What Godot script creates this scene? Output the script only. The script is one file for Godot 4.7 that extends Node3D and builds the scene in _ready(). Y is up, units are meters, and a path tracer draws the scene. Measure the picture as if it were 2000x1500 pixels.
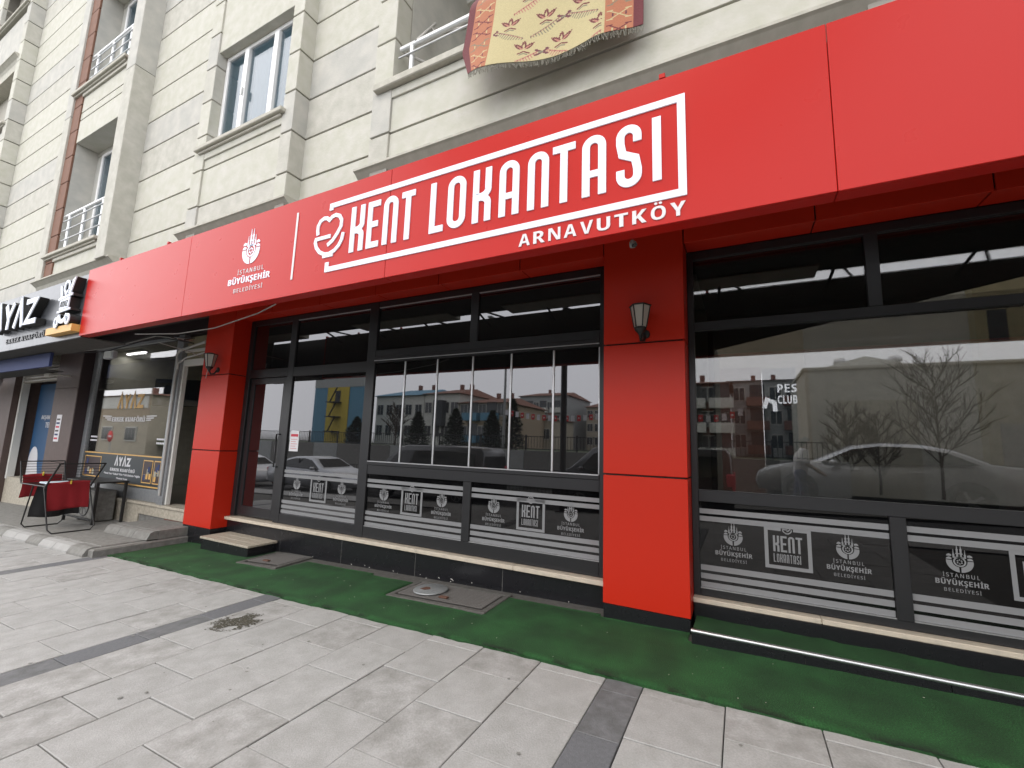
extends Node3D
# A restaurant front on a sloping street under an overcast sky.  x runs along the facade, y up, z out of the facade.
# Pillar fronts lie at z = 0, the shop glass at z = -0.3, the big sign at z = 1.72.

var M := {}
var used := {}
var boxes := {}
var rng := RandomNumberGenerator.new()

# ------------------------------------------------------------------ helpers
func lin(r: float, g: float, b: float, a := 1.0) -> Color:
	var c := Color(r, g, b).linear_to_srgb()
	c.a = a
	return c

func gy(x: float) -> float:
	return 0.09 + 0.0265 * clampf(x, -30.0, 12.0)

func numbered(n: String) -> String:
	if not used.has(n):
		used[n] = 0
		return n
	used[n] += 1
	return "%s_%03d" % [n, used[n]]

func tag(o: Node, label: String, category: String, group := "", kind := "") -> Node:
	if label: o.set_meta("label", label)
	if category: o.set_meta("category", category)
	if group: o.set_meta("group", group)
	if kind: o.set_meta("kind", kind)
	return o

func thing(called: String, label: String, category: String, at := Vector3.ZERO, turn := 0.0, group := "") -> Node3D:
	var o := Node3D.new()
	o.name = numbered(called)
	add_child(o)
	o.position = at
	o.rotation.y = turn
	tag(o, label, category, group)
	return o

func setting(called: String) -> Node3D:
	var o := Node3D.new()
	o.name = numbered(called)
	add_child(o)
	o.set_meta("kind", "structure")
	return o

func origin(n: Node) -> Vector3:
	var p := Vector3.ZERO
	while n != self and n != null:
		if n is Node3D: p += n.position
		n = n.get_parent()
	return p

# puts a mesh built in the coordinates of the world (or of a turned thing, local = true) under its parent
func put(parent: Node, called: String, mesh: Mesh, mat: Material, at := Vector3.ZERO, local := false) -> MeshInstance3D:
	var o := MeshInstance3D.new()
	o.name = called if parent != self else numbered(called)
	o.mesh = mesh
	o.material_override = mat
	parent.add_child(o, true)
	o.position = at if local else at - origin(parent)
	return o

func st_new() -> SurfaceTool:
	var st := SurfaceTool.new()
	st.begin(Mesh.PRIMITIVE_TRIANGLES)
	st.set_smooth_group(-1)
	return st

func fin(st: SurfaceTool) -> ArrayMesh:
	st.generate_normals()
	return st.commit()

func quad(st: SurfaceTool, a: Vector3, b: Vector3, c: Vector3, d: Vector3) -> void:
	for v in [a, b, c, a, c, d]:
		st.add_vertex(v)

func quad_uv(st: SurfaceTool, a: Vector3, b: Vector3, c: Vector3, d: Vector3, r := Rect2(0, 0, 1, 1)) -> void:
	var vs := [a, b, c, a, c, d]
	var us := [r.position, Vector2(r.end.x, r.position.y), r.end, r.position, r.end, Vector2(r.position.x, r.end.y)]
	for i in 6:
		st.set_uv(us[i])
		st.add_vertex(vs[i])

# a box with chamfered edges, centred on the origin
func box_mesh(s: Vector3, bev := 0.0) -> ArrayMesh:
	var key := "%d_%d_%d_%d" % [roundi(s.x * 1e4), roundi(s.y * 1e4), roundi(s.z * 1e4), roundi(bev * 1e4)]
	if boxes.has(key): return boxes[key]
	var st := st_new()
	add_box(st, Vector3.ZERO, s, bev)
	boxes[key] = fin(st)
	return boxes[key]

func add_box(st: SurfaceTool, c: Vector3, s: Vector3, bev := 0.0, rot := Basis()) -> void:
	var h := s * 0.5
	var b := minf(bev, minf(h.x, minf(h.y, h.z)) * 0.9)
	var P := func(x: float, y: float, z: float) -> Vector3: return c + rot * Vector3(x, y, z)
	for ax in 3:
		for sg in [-1.0, 1.0]:
			var n := Vector3.ZERO
			n[ax] = sg
			var u := Vector3.ZERO
			u[(ax + 1) % 3] = 1.0
			var v := n.cross(u)
			var hu: float = absf(u.dot(h)) - b
			var hv: float = absf((v.abs()).dot(h)) - b
			var o: Vector3 = n * absf(n.dot(h))
			var q := [o - u * hu - v * hv, o - u * hu + v * hv, o + u * hu + v * hv, o + u * hu - v * hv]
			quad(st, P.call(q[0].x, q[0].y, q[0].z), P.call(q[1].x, q[1].y, q[1].z), P.call(q[2].x, q[2].y, q[2].z), P.call(q[3].x, q[3].y, q[3].z))
	if b <= 0.0: return
	for ax in 3:
		var i := (ax + 1) % 3
		var j := (ax + 2) % 3
		for si in [-1.0, 1.0]:
			for sj in [-1.0, 1.0]:
				var e := []
				for k in [[-1.0, 0], [-1.0, 1], [1.0, 1], [1.0, 0]]:
					var p := Vector3.ZERO
					p[ax] = k[0] * (h[ax] - b)
					p[i] = si * (h[i] - (b if k[1] else 0.0))
					p[j] = sj * (h[j] - (0.0 if k[1] else b))
					e.append(p)
				if si * sj < 0: e.reverse()
				quad(st, P.call(e[0].x, e[0].y, e[0].z), P.call(e[1].x, e[1].y, e[1].z), P.call(e[2].x, e[2].y, e[2].z), P.call(e[3].x, e[3].y, e[3].z))
	for sx in [-1.0, 1.0]:
		for sy in [-1.0, 1.0]:
			for sz in [-1.0, 1.0]:
				var a: Vector3 = P.call(sx * h.x, sy * (h.y - b), sz * (h.z - b))
				var d: Vector3 = P.call(sx * (h.x - b), sy * h.y, sz * (h.z - b))
				var f: Vector3 = P.call(sx * (h.x - b), sy * (h.y - b), sz * h.z)
				if sx * sy * sz > 0:
					for w in [a, f, d]: st.add_vertex(w)
				else:
					for w in [a, d, f]: st.add_vertex(w)

func B(parent: Node, called: String, x0: float, x1: float, y0: float, y1: float, z0: float, z1: float, mat: Material, bev := 0.003) -> MeshInstance3D:
	return put(parent, called, box_mesh(Vector3(x1 - x0, y1 - y0, z1 - z0), bev), mat, Vector3(x0 + x1, y0 + y1, z0 + z1) * 0.5)

# same, in the thing's own axes
func L(parent: Node, called: String, c: Vector3, s: Vector3, mat: Material, bev := 0.003) -> MeshInstance3D:
	return put(parent, called, box_mesh(s, bev), mat, c, true)

# a flat stroke of width w along pts, from z0 (back) to z1 (front)
func ribbon(st: SurfaceTool, pts: Array, w: float, z0: float, z1: float, closed := false) -> void:
	var n := pts.size()
	var l := []
	var r := []
	for i in n:
		var p: Vector2 = pts[i]
		var a: Vector2 = pts[(i - 1 + n) % n] if (closed or i > 0) else p
		var b: Vector2 = pts[(i + 1) % n] if (closed or i < n - 1) else p
		var d1 := (p - a).normalized() if a != p else (b - p).normalized()
		var d2 := (b - p).normalized() if b != p else d1
		var m := (d1 + d2).normalized()
		var nn := Vector2(-m.y, m.x)
		var k := 1.0 / maxf(0.5, nn.dot(Vector2(-d1.y, d1.x)))
		l.append(p + nn * w * 0.5 * k)
		r.append(p - nn * w * 0.5 * k)
	var V := func(q: Vector2, z: float) -> Vector3: return Vector3(q.x, q.y, z)
	for i in (n if closed else n - 1):
		var j := (i + 1) % n
		quad(st, V.call(l[i], z1), V.call(l[j], z1), V.call(r[j], z1), V.call(r[i], z1))
		quad(st, V.call(r[i], z0), V.call(r[j], z0), V.call(l[j], z0), V.call(l[i], z0))
		quad(st, V.call(l[i], z0), V.call(l[j], z0), V.call(l[j], z1), V.call(l[i], z1))
		quad(st, V.call(r[i], z1), V.call(r[j], z1), V.call(r[j], z0), V.call(r[i], z0))
	if not closed:
		quad(st, V.call(l[0], z0), V.call(l[0], z1), V.call(r[0], z1), V.call(r[0], z0))
		quad(st, V.call(l[n - 1], z1), V.call(l[n - 1], z0), V.call(r[n - 1], z0), V.call(r[n - 1], z1))

# a plate with outline pts (no holes)
func plate(st: SurfaceTool, pts: Array, z0: float, z1: float) -> void:
	var pg := PackedVector2Array(pts)
	if Geometry2D.is_polygon_clockwise(pg): pg.reverse()
	var idx := Geometry2D.triangulate_polygon(pg)
	for t in idx.size() / 3:
		var a := pg[idx[t * 3]]
		var b := pg[idx[t * 3 + 1]]
		var c := pg[idx[t * 3 + 2]]
		if (b - a).cross(c - a) > 0:
			var s := b
			b = c
			c = s
		for q in [a, b, c]: st.add_vertex(Vector3(q.x, q.y, z1))
		for q in [a, c, b]: st.add_vertex(Vector3(q.x, q.y, z0))
	var n := pg.size()
	var ccw := 0.0
	for i in n: ccw += pg[i].cross(pg[(i + 1) % n])
	for i in n:
		var a := pg[i]
		var b := pg[(i + 1) % n]
		if ccw > 0:
			quad(st, Vector3(a.x, a.y, z1), Vector3(b.x, b.y, z1), Vector3(b.x, b.y, z0), Vector3(a.x, a.y, z0))
		else:
			quad(st, Vector3(a.x, a.y, z0), Vector3(b.x, b.y, z0), Vector3(b.x, b.y, z1), Vector3(a.x, a.y, z1))

func tube(st: SurfaceTool, pts: Array, r: float, sides := 8, r1 := -1.0, cap := true) -> void:
	var n := pts.size()
	var rings := []
	var up := Vector3.UP
	for i in n:
		var d: Vector3 = (pts[mini(i + 1, n - 1)] - pts[maxi(i - 1, 0)]).normalized()
		if absf(d.dot(up)) > 0.95: up = Vector3.RIGHT
		var u := d.cross(up).normalized()
		var v := u.cross(d)
		up = v
		var rr := r if r1 < 0 else lerpf(r, r1, float(i) / maxf(1, n - 1))
		var ring := []
		for k in sides:
			var a := TAU * k / sides
			ring.append(pts[i] + (u * cos(a) + v * sin(a)) * rr)
		rings.append(ring)
	st.set_smooth_group(0)
	for i in n - 1:
		for k in sides:
			var k2 := (k + 1) % sides
			quad(st, rings[i][k], rings[i][k2], rings[i + 1][k2], rings[i + 1][k])
	st.set_smooth_group(-1)
	if cap:
		for k in range(1, sides - 1):
			for q in [rings[0][0], rings[0][k + 1], rings[0][k]]: st.add_vertex(q)
			for q in [rings[n - 1][0], rings[n - 1][k], rings[n - 1][k + 1]]: st.add_vertex(q)

func tube_mesh(pts: Array, r: float, sides := 8, r1 := -1.0) -> ArrayMesh:
	var st := st_new()
	tube(st, pts, r, sides, r1)
	return fin(st)

func lathe(st: SurfaceTool, prof: Array, sides := 20, at := Vector3.ZERO, rot := Basis(), smooth := true) -> void:
	st.set_smooth_group(0 if smooth else -1)
	for i in prof.size() - 1:
		for k in sides:
			var a := TAU * k / sides
			var b := TAU * (k + 1) / sides
			var p: Vector2 = prof[i]
			var q: Vector2 = prof[i + 1]
			var v := [Vector3(cos(a) * p.x, p.y, sin(a) * p.x), Vector3(cos(b) * p.x, p.y, sin(b) * p.x), Vector3(cos(b) * q.x, q.y, sin(b) * q.x), Vector3(cos(a) * q.x, q.y, sin(a) * q.x)]
			for m in 4: v[m] = at + rot * v[m]
			quad(st, v[3], v[2], v[1], v[0])
	st.set_smooth_group(-1)

func arc(c: Vector2, rx: float, ry: float, a0: float, a1: float, n := 10) -> Array:
	var o := []
	for i in n + 1:
		var a := deg_to_rad(lerpf(a0, a1, float(i) / n))
		o.append(c + Vector2(cos(a) * rx, sin(a) * ry))
	return o

# ------------------------------------------------------------------ materials
func noise_tex(sd: int, freq: float, lo: float, hi: float, size := 512, oct := 4, tint := Color(1, 1, 1), gain := 0.5, sx := 1.0) -> ImageTexture:
	var f := FastNoiseLite.new()
	f.seed = sd
	f.frequency = freq
	f.fractal_octaves = oct
	f.fractal_gain = gain
	var im := f.get_seamless_image(size, size)
	im.convert(Image.FORMAT_L8)
	if sx != 1.0:
		im.resize(size, int(size / sx), Image.INTERPOLATE_CUBIC)
		var big := Image.create(size, size, false, Image.FORMAT_L8)
		for k in int(sx): big.blit_rect(im, Rect2i(0, 0, size, int(size / sx)), Vector2i(0, k * int(size / sx)))
		im = big
	var d := im.get_data()
	var out := PackedByteArray()
	out.resize(d.size() * 3)
	for i in d.size():
		var v := lerpf(lo, hi, d[i] / 255.0)
		var t := (v - lo) / maxf(1e-4, hi - lo)
		out[i * 3] = int(clampf(v * lerpf(tint.r, 1.0, t), 0, 1) * 255)
		out[i * 3 + 1] = int(clampf(v * lerpf(tint.g, 1.0, t), 0, 1) * 255)
		out[i * 3 + 2] = int(clampf(v * lerpf(tint.b, 1.0, t), 0, 1) * 255)
	return ImageTexture.create_from_image(Image.create_from_data(im.get_width(), im.get_height(), false, Image.FORMAT_RGB8, out))

func mat(c: Color, rough := 0.7, metal := 0.0, tex: Texture2D = null, scale := 1.0, bump: Texture2D = null, bump_cm := 0.0, rough_tex: Texture2D = null) -> StandardMaterial3D:
	var m := StandardMaterial3D.new()
	m.albedo_color = c
	m.roughness = rough
	m.metallic = metal
	if tex or bump or rough_tex:
		m.uv1_triplanar = true
		m.uv1_world_triplanar = true
		m.uv1_scale = Vector3.ONE * scale
	if tex: m.albedo_texture = tex
	if rough_tex: m.roughness_texture = rough_tex
	if bump:
		m.heightmap_enabled = true
		m.heightmap_texture = bump
		m.heightmap_scale = bump_cm
	return m

func glass(c: Color, alpha: float, spec := 0.5, coat := 0.0) -> StandardMaterial3D:
	var m := StandardMaterial3D.new()
	c.a = alpha
	m.albedo_color = c
	m.transparency = BaseMaterial3D.TRANSPARENCY_ALPHA
	m.roughness = 0.015
	m.metallic_specular = spec
	if coat > 0.0:
		m.clearcoat_enabled = true
		m.clearcoat = coat
		m.clearcoat_roughness = 0.01
	return m

func materials() -> void:
	var fine := noise_tex(1, 0.05, 0.86, 1.0, 512, 5, Color(1, 1, 1), 0.65)
	var blotch := noise_tex(2, 0.012, 0.90, 1.0, 512, 5, Color(0.98, 0.99, 1.0), 0.55)
	var stain := noise_tex(3, 0.02, 0.80, 1.0, 512, 5, Color(0.97, 0.97, 0.95), 0.6)
	var streak := noise_tex(4, 0.03, 0.945, 1.0, 512, 4, Color(0.97, 0.98, 0.94), 0.55, 1.0)
	var grit := noise_tex(5, 0.16, 0.0, 1.0, 512, 3, Color(1, 1, 1), 0.7)
	var smudge := noise_tex(6, 0.015, 0.90, 1.0, 512, 4)
	var soft := noise_tex(12, 0.02, 0.90, 1.0, 512, 5, Color(0.985, 0.99, 0.975), 0.6)
	var speck := noise_tex(13, 0.11, 0.86, 1.0, 512, 4, Color(1, 1, 1), 0.75)
	M.grit = grit
	M.stucco = mat(lin(0.53, 0.515, 0.472), 0.85, 0, streak, 0.35, grit, 0.12)
	M.stucco2 = mat(lin(0.515, 0.50, 0.457), 0.85, 0, blotch, 0.45, grit, 0.12)
	M.stucco3 = mat(lin(0.545, 0.53, 0.488), 0.85, 0, streak, 0.28, grit, 0.12)
	M.stucco_dirty = mat(lin(0.52, 0.505, 0.46), 0.88, 0, soft, 0.4, grit, 0.14)
	M.groove = mat(lin(0.36, 0.34, 0.30), 0.9)
	M.trim = mat(lin(0.49, 0.47, 0.415), 0.8, 0, soft, 0.8, grit, 0.08)
	M.brown_strip = mat(lin(0.20, 0.095, 0.06), 0.8, 0, blotch, 0.8, grit, 0.1)
	M.pvc = mat(lin(0.78, 0.78, 0.78), 0.35)
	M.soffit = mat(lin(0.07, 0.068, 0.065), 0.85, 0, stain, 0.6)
	M.win_glass = glass(lin(0.025, 0.075, 0.11), 0.48, 0.55)
	M.curtain = mat(lin(0.30, 0.38, 0.46), 0.9)
	M.dark_room = mat(lin(0.045, 0.05, 0.055), 0.9)
	M.steel = mat(lin(0.50, 0.51, 0.52), 0.34, 0.9)
	M.alu = mat(lin(0.55, 0.55, 0.56), 0.35, 0.8)
	M.white_metal = mat(lin(0.72, 0.73, 0.74), 0.3, 0.3)
	# red composite panel
	M.red = mat(lin(0.445, 0.016, 0.012), 0.30, 0, null, 1.0, null, 0, smudge)
	M.red.uv1_scale = Vector3.ONE * 0.5
	M.red.metallic_specular = 0.29
	M.red_pillar = mat(lin(0.51, 0.021, 0.007), 0.42, 0, null, 1.0, null, 0, smudge)
	M.red_pillar.metallic_specular = 0.36
	M.joint = mat(lin(0.02, 0.012, 0.012), 0.8)
	M.letter = mat(lin(0.60, 0.63, 0.72), 0.45)
	M.letter.emission_enabled = true
	M.letter.emission = lin(0.86, 0.92, 1.0)
	M.letter.emission_energy_multiplier = 0.06
	M.boosted_letter = mat(lin(0.8, 0.8, 0.82), 0.5)
	M.boosted_letter.emission_enabled = true
	M.boosted_letter.emission = Color(0.95, 0.97, 1.0)
	M.boosted_letter.emission_energy_multiplier = 0.9  # glow added so the club lettering shows through the tinted panes
	M.letter_white = mat(lin(0.64, 0.63, 0.65), 0.5)
	M.frame = mat(lin(0.022, 0.022, 0.024), 0.38, 0.2, null, 1, null, 0, smudge)
	M.gasket = mat(lin(0.012, 0.012, 0.012), 0.6)
	M.glass_dark = glass(lin(0.125, 0.125, 0.13), 0.10, 0.6)
	M.glass_dark.metallic = 0.92  # solar film: mirrors part of the light
	M.glass_right = glass(lin(0.004, 0.0045, 0.0045), 0.28, 0.74, 0.7)
	M.glass_back = glass(lin(0.004, 0.0045, 0.0045), 0.22, 0.5)
	M.glass_low = glass(lin(0.004, 0.004, 0.0045), 0.80, 0.5)
	M.glass_clear = glass(lin(0.02, 0.025, 0.025), 0.18, 0.6, 0.3)
	M.vinyl = mat(lin(0.23, 0.23, 0.235), 0.65)
	M.black_tile = mat(lin(0.012, 0.012, 0.014), 0.28, 0, null, 1, null, 0, smudge)
	M.marble = mat(lin(0.66, 0.57, 0.45), 0.45, 0, blotch, 1.4)
	M.marble_pale = mat(lin(0.52, 0.47, 0.39), 0.55, 0, stain, 1.2)
	M.board = mat(lin(0.50, 0.44, 0.36), 0.6, 0, stain, 2.0, grit, 0.05)
	M.concrete = mat(lin(0.24, 0.235, 0.225), 0.9, 0, stain, 0.9, grit, 0.25)
	M.concrete_dark = mat(lin(0.12, 0.115, 0.108), 0.92, 0, stain, 1.1, grit, 0.3)
	M.iron = mat(lin(0.15, 0.14, 0.135), 0.6, 0.4, stain, 3.0, grit, 0.1)
	M.plate = mat(lin(0.42, 0.44, 0.46), 0.42, 0.5, stain, 2.5)
	M.rust = mat(lin(0.13, 0.06, 0.04), 0.8, 0, stain, 5.0)
	M.lamp_black = mat(lin(0.014, 0.014, 0.014), 0.45)
	M.lamp_glass = mat(lin(0.46, 0.42, 0.38), 0.3)
	M.asphalt = mat(lin(0.055, 0.055, 0.056), 0.9, 0, fine, 0.5, grit, 0.3)
	M.slabs = []
	for k in 7:
		var t: float = [0.425, 0.44, 0.415, 0.43, 0.45, 0.42, 0.405][k]
		var s: StandardMaterial3D = mat(lin(t, t * 0.982, t * 0.975), 0.82, 0, speck, [1.0, 0.8, 1.2][k % 3], grit, 0.15)
		s.uv1_offset = Vector3(k * 0.37, k * 0.11, k * 0.61)
		s.detail_enabled = true
		s.detail_albedo = [soft, stain, soft][k % 3]
		s.detail_blend_mode = BaseMaterial3D.BLEND_MODE_MUL
		s.detail_uv_layer = BaseMaterial3D.DETAIL_UV_2
		s.uv2_triplanar = true
		s.uv2_world_triplanar = true
		s.uv2_scale = Vector3.ONE * 0.45
		M.slabs.append(s)
	M.slab_dark = [mat(lin(0.135, 0.138, 0.148), 0.8, 0, fine, 1.2, grit, 0.18), mat(lin(0.155, 0.157, 0.166), 0.8, 0, stain, 0.8, grit, 0.18)]
	M.slab_stained = mat(lin(0.15, 0.14, 0.11), 0.9, 0, noise_tex(31, 0.07, 0.45, 1.0, 256, 5, Color(0.95, 0.93, 0.85), 0.7), 1.6, grit, 0.3)
	M.bed = mat(lin(0.10, 0.095, 0.085), 0.95, 0, fine, 1.0)
	var turf := noise_tex(8, 0.12, 0.40, 1.0, 512, 4, Color(0.9, 1.0, 0.9), 0.7)
	M.turf = mat(lin(0.036, 0.185, 0.045), 0.95, 0, turf, 1.3, grit, 0.5)
	M.turf.detail_enabled = true
	M.turf.detail_albedo = noise_tex(9, 0.012, 0.70, 1.0, 256, 4, Color(0.92, 0.98, 0.92))
	M.turf.detail_blend_mode = BaseMaterial3D.BLEND_MODE_MUL
	M.turf.detail_uv_layer = BaseMaterial3D.DETAIL_UV_2
	M.turf.uv2_triplanar = true
	M.turf.uv2_world_triplanar = true
	M.turf.uv2_scale = Vector3.ONE * 0.6
	M.litter = mat(lin(0.30, 0.30, 0.24), 0.9)
	# neighbours
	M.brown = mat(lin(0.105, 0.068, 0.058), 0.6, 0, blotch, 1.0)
	M.brown_dark = mat(lin(0.035, 0.02, 0.022), 0.5)
	M.grey_alu = mat(lin(0.36, 0.37, 0.38), 0.4, 0.5, blotch, 2.0)
	M.board_grey = mat(lin(0.085, 0.09, 0.10), 0.35, 0.25, null, 1, null, 0, smudge)
	M.gold = mat(lin(0.62, 0.36, 0.10), 0.5)
	M.print_dark = mat(lin(0.022, 0.03, 0.035), 0.45)
	M.blue = mat(lin(0.02, 0.035, 0.12), 0.7)
	M.shutter = mat(lin(0.36, 0.33, 0.28), 0.55, 0.2, stain, 1.5)
	M.off_white = mat(lin(0.62, 0.61, 0.57), 0.7)
	M.cream_wall = mat(lin(0.38, 0.36, 0.29), 0.85, 0, blotch, 0.7)
	M.towel = mat(lin(0.30, 0.012, 0.018), 0.95, 0, fine, 3.0, grit, 0.4)
	M.cloth_black = mat(lin(0.012, 0.012, 0.013), 0.9)
	M.cloth_blue = mat(lin(0.45, 0.52, 0.58), 0.9)
	M.peg = mat(lin(0.65, 0.5, 0.05), 0.5)
	M.cable = mat(lin(0.40, 0.39, 0.37), 0.6)
	M.black_cable = mat(lin(0.02, 0.02, 0.02), 0.6)
	M.floor_in = mat(lin(0.22, 0.20, 0.17), 0.35)
	M.lamp_on = mat(lin(0.9, 0.9, 0.9), 0.5)
	M.lamp_on.emission_enabled = true
	M.lamp_on.emission = Color(1, 1, 1)
	M.lamp_on.emission_energy_multiplier = 1.6
	M.paper = mat(lin(0.72, 0.70, 0.72), 0.7)
	M.paper_red = mat(lin(0.55, 0.05, 0.08), 0.7)
	# the street opposite
	M.tyre = mat(lin(0.02, 0.02, 0.02), 0.85)
	M.rim = mat(lin(0.45, 0.45, 0.46), 0.3, 0.8)
	M.car_glass = mat(lin(0.012, 0.013, 0.014), 0.04)
	M.leaf = mat(lin(0.030, 0.055, 0.026), 0.8)
	M.bark = mat(lin(0.07, 0.055, 0.045), 0.9)
	M.rail_dark = mat(lin(0.03, 0.03, 0.032), 0.5, 0.3)
	M.roof_tile = mat(lin(0.20, 0.085, 0.055), 0.8, 0, fine, 0.6)
	M.far_white = mat(lin(0.60, 0.59, 0.57), 0.8, 0, streak, 0.2)
	M.far_beige = mat(lin(0.42, 0.37, 0.30), 0.85, 0, streak, 0.2)
	M.far_tan = mat(lin(0.38, 0.30, 0.22), 0.85, 0, streak, 0.2)
	M.far_grey = mat(lin(0.36, 0.37, 0.38), 0.85, 0, streak, 0.2)
	M.far_blue = mat(lin(0.10, 0.24, 0.36), 0.7, 0, streak, 0.2)
	M.far_yellow = mat(lin(0.48, 0.37, 0.06), 0.75, 0, streak, 0.2)
	M.far_red = mat(lin(0.20, 0.09, 0.07), 0.8, 0, streak, 0.2)
	M.far_pane = mat(lin(0.05, 0.055, 0.06), 0.1)
	M.flag_red = mat(lin(0.55, 0.02, 0.025), 0.8)
	M.wall_pale = mat(lin(0.46, 0.45, 0.40), 0.85, 0, blotch, 0.25, grit, 0.2)
	M.wall_tan = mat(lin(0.33, 0.29, 0.18), 0.85, 0, blotch, 0.3, grit, 0.2)

# ------------------------------------------------------------------ lettering
func glyph(st: SurfaceTool, ch: String, x0: float, x1: float, y0: float, y1: float, w: float, z0: float, z1: float) -> void:
	var h := w * 0.5
	var a := x0 + h
	var b := x1 - h
	var m := (x0 + x1) * 0.5
	var r := (b - a) * 0.5
	var H := y1 - y0
	match ch:
		"K":
			ribbon(st, [Vector2(a, y0), Vector2(a, y1)], w, z0, z1)
			var ym := y0 + H * 0.47
			ribbon(st, [Vector2(b, y1), Vector2(b, ym + H * 0.13)] + arc(Vector2(b - r * 1.3, ym + H * 0.13), r * 1.3, H * 0.12, 0, -90, 7) + [Vector2(a, ym + H * 0.01)], w, z0, z1)
			ribbon(st, [Vector2(a, ym - H * 0.01)] + arc(Vector2(b - r * 1.3, ym - H * 0.13), r * 1.3, H * 0.12, 90, 0, 7) + [Vector2(b, y0)], w, z0 + 0.0011, z1 + 0.0011)
		"E":
			ribbon(st, [Vector2(x1, y1 - h), Vector2(a, y1 - h), Vector2(a, y0 + h), Vector2(x1, y0 + h)], w, z0, z1)
			ribbon(st, [Vector2(a + h, y0 + H * 0.5), Vector2(x1 - w * 0.35, y0 + H * 0.5)], w, z0, z1)
		"N":
			ribbon(st, [Vector2(a, y0)] + arc(Vector2(m, y1 - h - r), r, r, 180, 0, 12) + [Vector2(b, y0)], w, z0, z1)
		"A":
			ribbon(st, [Vector2(a, y0)] + arc(Vector2(m, y1 - h - r), r, r, 180, 0, 12) + [Vector2(b, y0)], w, z0, z1)
			ribbon(st, [Vector2(a + h, y0 + H * 0.36), Vector2(b - h, y0 + H * 0.36)], w * 0.9, z0, z1)
		"T":
			ribbon(st, [Vector2(x0, y1 - h), Vector2(x1, y1 - h)], w, z0, z1)
			ribbon(st, [Vector2(m, y0), Vector2(m, y1 - w)], w, z0, z1)
		"L":
			ribbon(st, [Vector2(a, y1), Vector2(a, y0 + h), Vector2(x1, y0 + h)], w, z0, z1)
		"O":
			ribbon(st, arc(Vector2(m, y1 - h - r), r, r, 180, 0, 12) + arc(Vector2(m, y0 + h + r), r, r, 0, -180, 12), w, z0, z1, true)
		"S":
			var q := (H - w) * 0.5
			var rr := minf(r, q * 0.5)
			ribbon(st, [Vector2(b, y1 - h - rr - H * 0.10)] + arc(Vector2(m, y1 - h - rr), r, rr, 0, 180, 12) + [Vector2(a, y1 - h - rr - H * 0.10), Vector2(a + r * 0.25, y0 + H * 0.54), Vector2(b - r * 0.25, y0 + H * 0.44), Vector2(b, y0 + h + rr + H * 0.08)] + arc(Vector2(m, y0 + h + rr), r, rr, 0, -180, 12) + [Vector2(a, y0 + h + rr + H * 0.10)], w, z0, z1)
		"I":
			ribbon(st, [Vector2(m, y0), Vector2(m, y1)], w, z0, z1)
		"Y":
			ribbon(st, [Vector2(a, y1), Vector2(m, y0 + H * 0.45), Vector2(m, y0)], w, z0, z1)
			ribbon(st, [Vector2(b, y1), Vector2(m + w * 0.2, y0 + H * 0.5)], w, z0, z1)
		"V":
			ribbon(st, [Vector2(a, y0), Vector2(m, y1), Vector2(b, y0)], w, z0, z1)
		"Z":
			ribbon(st, [Vector2(x0, y1 - h), Vector2(b - h * 0.4, y1 - h), Vector2(a + h * 0.4, y0 + h), Vector2(x1, y0 + h)], w, z0, z1)

# printed or cut lettering from the font, fitted to a width and set at (x, baseline y, z)
func words(parent: Node, called: String, s: String, x0: float, x1: float, y: float, z: float, m: Material, height := 0.0, bold := true, depth := 0.004, spacing := 0, local := false, turn := Basis()) -> MeshInstance3D:
	var f := SystemFont.new()
	f.font_names = PackedStringArray(["Droid Sans"])
	f.font_weight = 700 if bold else 400
	var use: Font = f
	if spacing:
		var v := FontVariation.new()
		v.base_font = f
		v.spacing_glyph = spacing
		use = v
	var t := TextMesh.new()
	t.font = use
	t.font_size = 48
	t.pixel_size = 0.01
	t.text = s
	t.curve_step = 2.0
	t.horizontal_alignment = HORIZONTAL_ALIGNMENT_LEFT
	t.vertical_alignment = VERTICAL_ALIGNMENT_TOP
	t.depth = 0.1
	var bb := t.get_aabb()
	var sx := (x1 - x0) / bb.size.x
	var sy := sx if height <= 0.0 else height / bb.size.y
	var o := MeshInstance3D.new()
	o.name = called
	o.mesh = t
	o.material_override = m
	parent.add_child(o, true)
	var bs := Basis.from_scale(Vector3(sx, sy, depth / 0.1))
	var off := Vector3(x0 - bb.position.x * sx, y - bb.position.y * sy, z + depth * 0.5)
	o.transform = Transform3D(turn * bs, turn * off if local else off - origin(parent))
	return o

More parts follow.
